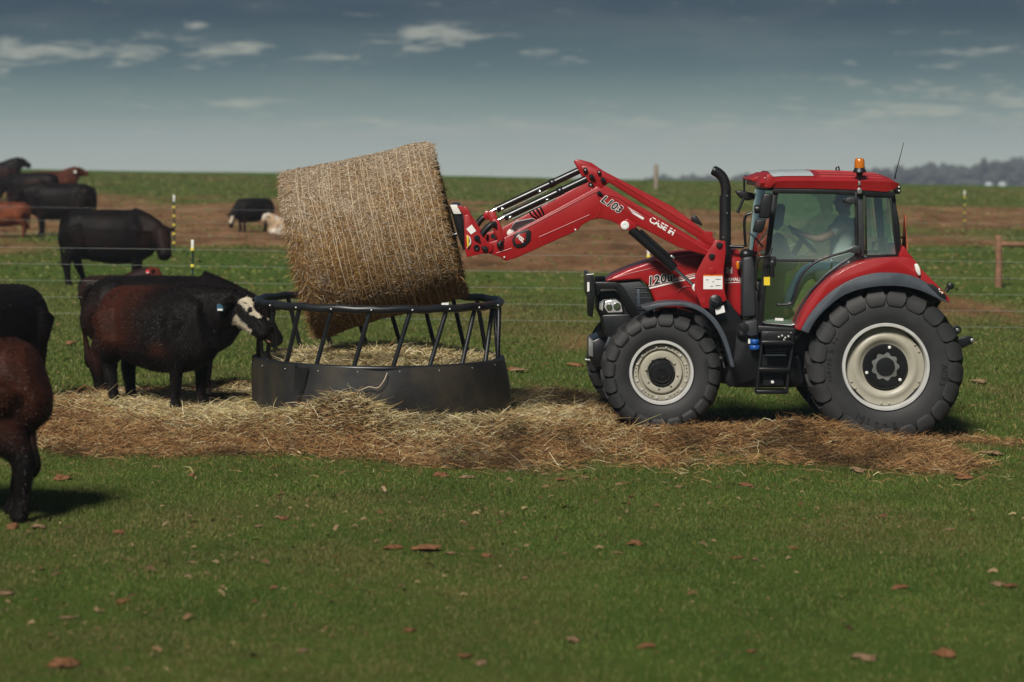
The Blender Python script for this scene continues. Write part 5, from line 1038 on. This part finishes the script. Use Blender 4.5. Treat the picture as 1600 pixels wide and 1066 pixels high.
cow('cow', 'small black cow with a pale blaze grazing left of the hay bale', 396, 68, 216, .71, (.98, .10, .72), (1.12, .22, .22), lambda p, i: face_patch(p, i, col_black(p, i), .2, .7), .034, 'cattle on the bare slope', fat=1.1)
cow('calf', 'white and tan calf lying beside the small black cow', 447, 66.5, 200, .58, (.95, .1, .95), (1.16, .12, .62), col_white, .034, 'cattle on the bare slope', lying=True)
# ------------------------------------------------------------------ grass
def blades(name, N, ylo, yhi, hmin, hmax, wid, label):
    yq = np.sqrt(rng.uniform(ylo ** 2, yhi ** 2, N)); half = yq * .5 * 1600 / FPX + 3.4; x = rng.uniform(-1, 1, N) * half
    hmv = hay_mask(x, yq); dmv = dirt_mask(x, yq); cl_ = fbm(x, yq, .35, 71, 3); k = rng.random(N) < (1 - hmv) ** 2.2 * (1 - .85 * dmv) * (.45 + .9 * cl_); x, yq, cl_ = x[k], yq[k], cl_[k]; n = len(x)
    z = ground_z(x, yq); h = rng.uniform(hmin, hmax, n) * (.55 + .9 * cl_) ; a = rng.uniform(0, 2 * np.pi, n); ln = h * rng.uniform(.2, .9, n); dx, dy = np.cos(a) * ln, np.sin(a) * ln; w = wid * rng.uniform(.7, 1.3, n) * (yq / 24) ** .6
    b = rng.uniform(0, 2 * np.pi, n); sx_, sy_ = np.cos(b) * w / 2, np.sin(b) * w / 2; A = np.stack([x, yq, z - .006], 1); s = np.stack([sx_, sy_, 0 * sx_], 1); M = A + np.stack([dx * .35, dy * .35, h * .62], 1); E = A + np.stack([dx, dy, h], 1)
    V = np.stack([A - s, A + s, M - s * .8, M + s * .8, E], 1).reshape(-1, 3); o = np.arange(n)[:, None] * 5
    pal = np.array([[.056, .116, .014], [.084, .150, .020], [.042, .090, .011], [.140, .172, .034], [.23, .185, .075]]); pw = pale_grass(x, yq)
    pick = rng.random(n); ci = np.where(pick < .34, 0, np.where(pick < .62, 1, np.where(pick < .86 - .25 * pw, 2, np.where(pick < .965 - .04 * pw, 3, 4)))); c = pal[ci] * np.array([1.08, .95, 1.0]) * rng.uniform(.6, 1.15, (n, 1)); brn = sstep(.52, .72, fbm(x, yq * .6, 1.7, 83, 4))[:, None] * .60 + .12 + .18 * sstep(28, 40, yq)[:, None]; c = c * (1 - brn) + np.array([.150, .125, .042]) * rng.uniform(.6, 1.2, (n, 1)) * brn
    g = npmesh(name, V, [o + np.array([0, 1, 3, 2]), o + np.array([2, 3, 4])], 'grass_blade', None, np.repeat(c, 5, 0)); tag(g, label, 'grass', kind='stuff'); return g
blades('grass', 620000, 13.2, 24.5, .014, .038, .0052, 'short green grass in front of the feeder and tractor')
blades('pasture_grass', 310000, 24.0, 47, .02, .058, .0095, 'green grass behind the feeder as far as the wire fence')
blades('slope_grass', 120000, 47, 125, .015, .05, .05, 'rough grass tufts on the slope beyond the fences')
N = 22000; yq = np.sqrt(rng.uniform(13.5 ** 2, 46 ** 2, N)); x = rng.uniform(-1, 1, N) * (yq * .5 * 1600 / FPX + 1); k = rng.random(N) < .15 + .85 * sstep(.48, .66, fbm(x, yq * .5, 1.4, 101, 4)); x, yq = x[k], yq[k]; n = len(x)
a = rng.uniform(0, 2 * np.pi, n); ln = rng.gamma(2.0, .010, n) + .010; A = np.stack([x, yq, ground_z(x, yq) + rng.uniform(.008, .03, n)], 1)
dv = np.stack([np.cos(a), np.sin(a), rng.normal(.05, .2, n)], 1) * ln[:, None]
lt_ = strips('dry_litter', A, A + dv, np.stack([0 * x, 0 * x, ln * .18], 1), ln * rng.uniform(.10, .42, n), np.array([[.17, .10, .05], [.23, .155, .08], [.13, .06, .03], [.28, .205, .11], [.10, .06, .03]])[rng.integers(0, 5, n)], 'hay', None, .5); tag(lt_, 'dry brown leaf and straw litter strewn through the grass', 'litter', kind='stuff')
# ------------------------------------------------------------------ dung clods and dry leaves in the grass
def clod_mesh(seed, flat):
    bm = bmesh.new(); bmesh.ops.create_icosphere(bm, subdivisions=3, radius=1)
    for v in bm.verts:
        q = v.co.copy(); v.co = q * (1 + .85 * mnoise.noise(q * 1.3 + Vector((seed * 3.1, 0, 0))) + .5 * mnoise.noise(q * 3.4 + Vector((0, seed * 2.2, 0)))); v.co.z *= flat
    me = bpy.data.meshes.new('clod'); bm.to_mesh(me); bm.free(); me.shade_smooth(); return me
CM = [clod_mesh(i, f) for i, f in enumerate((.35, .28, .5, .22, .4, .3))]
spots = [(442, 812, .07, 0), (296, 808, .055, 0), (185, 835, .08, 0), (404, 824, .06, 1), (612, 858, .08, 0), (588, 847, .05, 1), (665, 860, .12, 1), (705, 866, .06, 1), (762, 871, .07, 0), (965, 866, .07, 0), (993, 852, .09, 0), (884, 866, .04, 0), (1150, 873, .05, 0), (1180, 876, .06, 1), (1240, 858, .05, 0), (1485, 829, .06, 0),
         (97, 1042, .11, 1), (473, 1019, .06, 0), (727, 1027, .06, 0), (752, 1038, .05, 0), (1010, 1012, .06, 0), (895, 1003, .10, 1), (1475, 1025, .10, 1), (1350, 1030, .08, 0), (1175, 1020, .06, 1), (8, 930, .07, 0), (192, 942, .06, 0), (105, 967, .05, 0), (640, 987, .06, 0), (300, 880, .04, 1), (1580, 918, .08, 0), (1560, 915, .07, 0), (1405, 920, .06, 0), (820, 905, .05, 1),
         (1505, 750, .16, 1), (1340, 738, .14, 1), (875, 751, .07, 0), (915, 748, .06, 0), (690, 745, .09, 1), (730, 748, .10, 1), (300, 745, .09, 0), (245, 731, .06, 0), (95, 750, .12, 1), (60, 826, .10, 1), (20, 826, .08, 1), (810, 583, .22, 1), (800, 580, .14, 1), (1530, 600, .2, 1), (900, 573, .14, 1), (60, 590, .2, 1), (110, 540, .2, 1), (1060, 762, .06, 0), (1165, 760, .08, 1), (1550, 712, .16, 1)]
CL_ = []
for i, (px, py, r_, kd) in enumerate(spots):
    Yq = FPX * CAMH / (py - HORIZ)
    for _ in range(4): Yq = FPX * (CAMH - gz(pxX(px, Yq), Yq)) / (py - HORIZ)
    o = bpy.data.objects.new('dung_clod', CM[i % 6]); COL.objects.link(o); xx = pxX(px, Yq); o.location = (xx, Yq, gz(xx, Yq) + r_ * .2); r_ = min(r_, .13) * .66; o.scale = (r_ * random.uniform(.8, 1.3), r_ * random.uniform(.5, 1), r_ * random.uniform(.5, .9)); o.rotation_euler = (0, 0, random.uniform(0, 6))
    if not CM[i % 6].materials: CM[i % 6].materials.append(MATS['clod' if i % 2 else 'clod_red'])
    CL_.append((o, px, py, i))
ORD = 'leftmost|second from the left|third from the left|fourth from the left|fifth from the left|sixth from the left|seventh from the left|eighth from the left|ninth from the left|tenth from the left|eleventh from the left|twelfth from the left|thirteenth from the left|fourteenth from the left|fifteenth from the left|sixteenth from the left|rightmost|rightmost but one'.split('|')
for lo_, hi_, wh in ((0, 700, 'in the grass behind the hay'), (700, 790, 'along the front hay edge'), (790, 878, 'in the middle grass'), (878, 990, 'in the lower grass'), (990, 1100, 'along the bottom edge')):
    for k_, (o, px, py, i) in enumerate(sorted((c for c in CL_ if lo_ <= c[2] < hi_), key=lambda c: c[1])):
        tag(o, ('tan' if (i % 6) % 2 else 'reddish') + ' dung clod, ' + ORD[k_] + ' of those ' + wh, 'dung', 'dung clods in the grass')
# ------------------------------------------------------------------ wire fence and posts
def tpost(px, Y, h_, label, nins, sp0, sp, group, tip=True):
    X = pxX(px, Y); z = gz(X, Y); t_ = thing('fence_post', (X, Y, z), label, 'fence post', group)
    bm = boxbm(X - .018, X + .018, Y - .004, Y + .004, z - .3, z + h_, .001, 1); me_ = bpy.data.meshes.new('f'); b2 = boxbm(X - .004, X + .004, Y - .03, Y, z - .3, z + h_, .001, 1); b2.to_mesh(me_); b2.free(); bm.from_mesh(me_); frombm('post', bm, 'post_green', t_, 30)
    if tip: box('white_tip', (X - .021, Y - .034, z + h_ - .14), (X + .021, Y + .008, z + h_ + .01), 'tag_white', t_, .003)
    for q in range(nins): box('insulator', (X - .026, Y - .055, z + h_ - sp0 - q * sp - .022), (X + .026, Y + .012, z + h_ - sp0 - q * sp + .022), 'post_yellow', t_, .004)
    return z
PX_ = (-420, 301, 1013, 1725)
LAB = {301: 'green fence post with yellow insulators and white tip behind the cows', 1013: 'green fence post with yellow insulators showing above the tractor hood', -420: 'green fence post beyond the left edge', 1725: 'green fence post beyond the right edge'}
for px in (301, 1013): tpost(px, 39.0, 1.40, LAB[px], 5, .14, .255, 'near fence posts')
for i in range(5):
    pts = []
    for px in (-500, -100, 301, 660, 1013, 1370, 1725, 2100):
        X = pxX(px, 39); pts.append(Vector((X, 38.95, gz(X, 39.0) + 1.26 - .255 * i + (0 if px in (301, 1013, 1725) else -.02))))
    w_ = tube('fence_wire', spline(pts, 4), .0024, 'wire', None, 5)
    tag(w_, ['top wire strand of the near fence', 'second wire strand from the top of the near fence', 'middle wire strand of the near fence', 'fourth wire strand from the top of the near fence', 'lowest wire strand of the near fence'][i], 'wire', 'strands of the near wire fence')
tpost(272, 56, 1.30, 'green fence post with white tip standing right of the black bull', 5, .26, .20, 'far fence posts'); tpost(1507, 78, 1.14, 'far yellow-banded fence post on the slope right of the tractor', 4, .2, .24, 'far fence posts', True)
for i in range(3):
    pts = [Vector((pxX(px, 56), 56, gz(pxX(px, 56), 56) + 1.0 - .3 * i)) for px in (-300, -100, 100, 272, 450, 700, 1000, 1300, 1700)]
    tag(tube('fence_wire', spline(pts, 3), .0022, 'wire', None, 4), ['top', 'middle', 'lowest'][i] + ' wire strand of the far fence behind the bull', 'wire', 'strands of the far wire fence')
def wpost(name, px, Y, h_, r_, m, label):
    X = pxX(px, Y); z = gz(X, Y); return tag(tube(name, [Vector((X, Y, z - .3)), Vector((X + .01, Y, z + h_ * .6)), Vector((X, Y, z + h_ - .02)), Vector((X, Y, z + h_))], [r_, r_ * .98, r_ * .94, r_ * .8], m, None, 14), label, 'fence post')
bx_ = pxX(1560, 50.5); bz_ = gz(bx_, 50.5); br = thing('brace_post', (bx_, 50.5, bz_), 'brown wooden corner post with a horizontal brace rail at the right edge', 'fence post')
tube('post', [Vector((bx_, 50.5, bz_ - .3)), Vector((bx_ + .01, 50.5, bz_ + .6)), Vector((bx_, 50.5, bz_ + 1.02)), Vector((bx_, 50.5, bz_ + 1.04))], [.075, .07, .066, .05], 'wood_post', br, 14)
tube('rail', [Vector((bx_ + .05, 50.5, bz_ + .86)), Vector((bx_ + 1.2, 50.5, bz_ + .85)), Vector((bx_ + 2.4, 50.5, bz_ + .83))], .052, 'wood_post', br, 12)
wpost('wooden_post', 1025, 113, 1.15, .10, 'wood_grey', 'weathered grey wooden post on the skyline above the loader')
# ------------------------------------------------------------------ far wood and silos
nT = 420; tx = rng.uniform(35, 330, nT); ty = rng.uniform(860, 1050, nT); V, F = [], []; base = 0
hgt = np.interp(tx, [35, 60, 120, 190, 330], [9, 10, 13, 16, 17]) * rng.uniform(.8, 1.12, nT)
ico = bmesh.new(); bmesh.ops.create_icosphere(ico, subdivisions=2, radius=1); iv = np.array([v.co[:] for v in ico.verts]); ifc = np.array([[v.index for v in f.verts] for f in ico.faces]); ico.free()
for i in range(nT):
    gz_ = float(np.interp(ty[i], _yy, _zs)) ; top_ = 3.1 - np.interp(tx[i] / ty[i] * FPX + 800, [1000, 1050, 1200, 1350, 1430, 1500, 1600, 1900], [283, 274, 275, 268, 260, 257, 251, 246]) * ty[i] / FPX + HORIZ * ty[i] / FPX + rng.uniform(-2.2, .6)
    for q in range(7):
        c = np.array([tx[i] + rng.normal(0, 2.6), ty[i] + rng.normal(0, 2.6), top_ - rng.uniform(1.2, 11)]); s = rng.uniform(1.2, 2.8, 3) * np.array([1, 1, .9]); V.append(iv * s * (1 + rng.normal(0, .16, (len(iv), 1))) + c); F.append(ifc + base); base += len(iv)
    c = np.array([[tx[i], ty[i], top_ - 16], [tx[i] + .5, ty[i], top_ - 16], [tx[i] + .2, ty[i] + .4, top_ - 2]]); V.append(c); F.append(np.array([[0, 1, 2]]) + base); base += 3
wood = npmesh('far_wood', np.concatenate(V), [np.concatenate(F)], 'wood_far', smooth=0); tag(wood, 'hazy blue wood along the far horizon', 'wood', kind='stuff')
for px, lb in ((1545, 'left of two pale domed silos before the far wood'), (1566, 'right of two pale domed silos before the far wood')):
    Yq = 820; c = W(px, 300, Yq); r_ = 1.5; zt = W(px, 284.5, Yq).z
    s_ = vlathe('silo', [(r_, -14), (r_, zt - c.z - 1.3), (r_ * .97, zt - c.z - 1.2), (r_ * .8, zt - c.z - .6), (r_ * .45, zt - c.z - .15), (.1, zt - c.z)], c, 'silo', None, 24); tag(s_, lb, 'silo', 'far silos')
# ------------------------------------------------------------------ air
hz = frombm('haze', boxbm(-1100, 1100, -420, 1150, -60, 6.5, 0), None, None, 0); mh = bpy.data.materials.new('haze'); mh.use_nodes = True; mh.node_tree.nodes.clear()
vo = mh.node_tree.nodes.new('ShaderNodeVolumePrincipled'); vo.inputs['Color'].default_value = (.68, .79, .94, 1); vo.inputs['Density'].default_value = .00044; vo.inputs['Anisotropy'].default_value = 0.0
ou = mh.node_tree.nodes.new('ShaderNodeOutputMaterial'); mh.node_tree.links.new(vo.outputs[0], ou.inputs['Volume']); hz.data.materials.append(mh); hz['kind'] = 'stuff'; hz['label'] = 'thin blue haze over the pasture and the far wood'
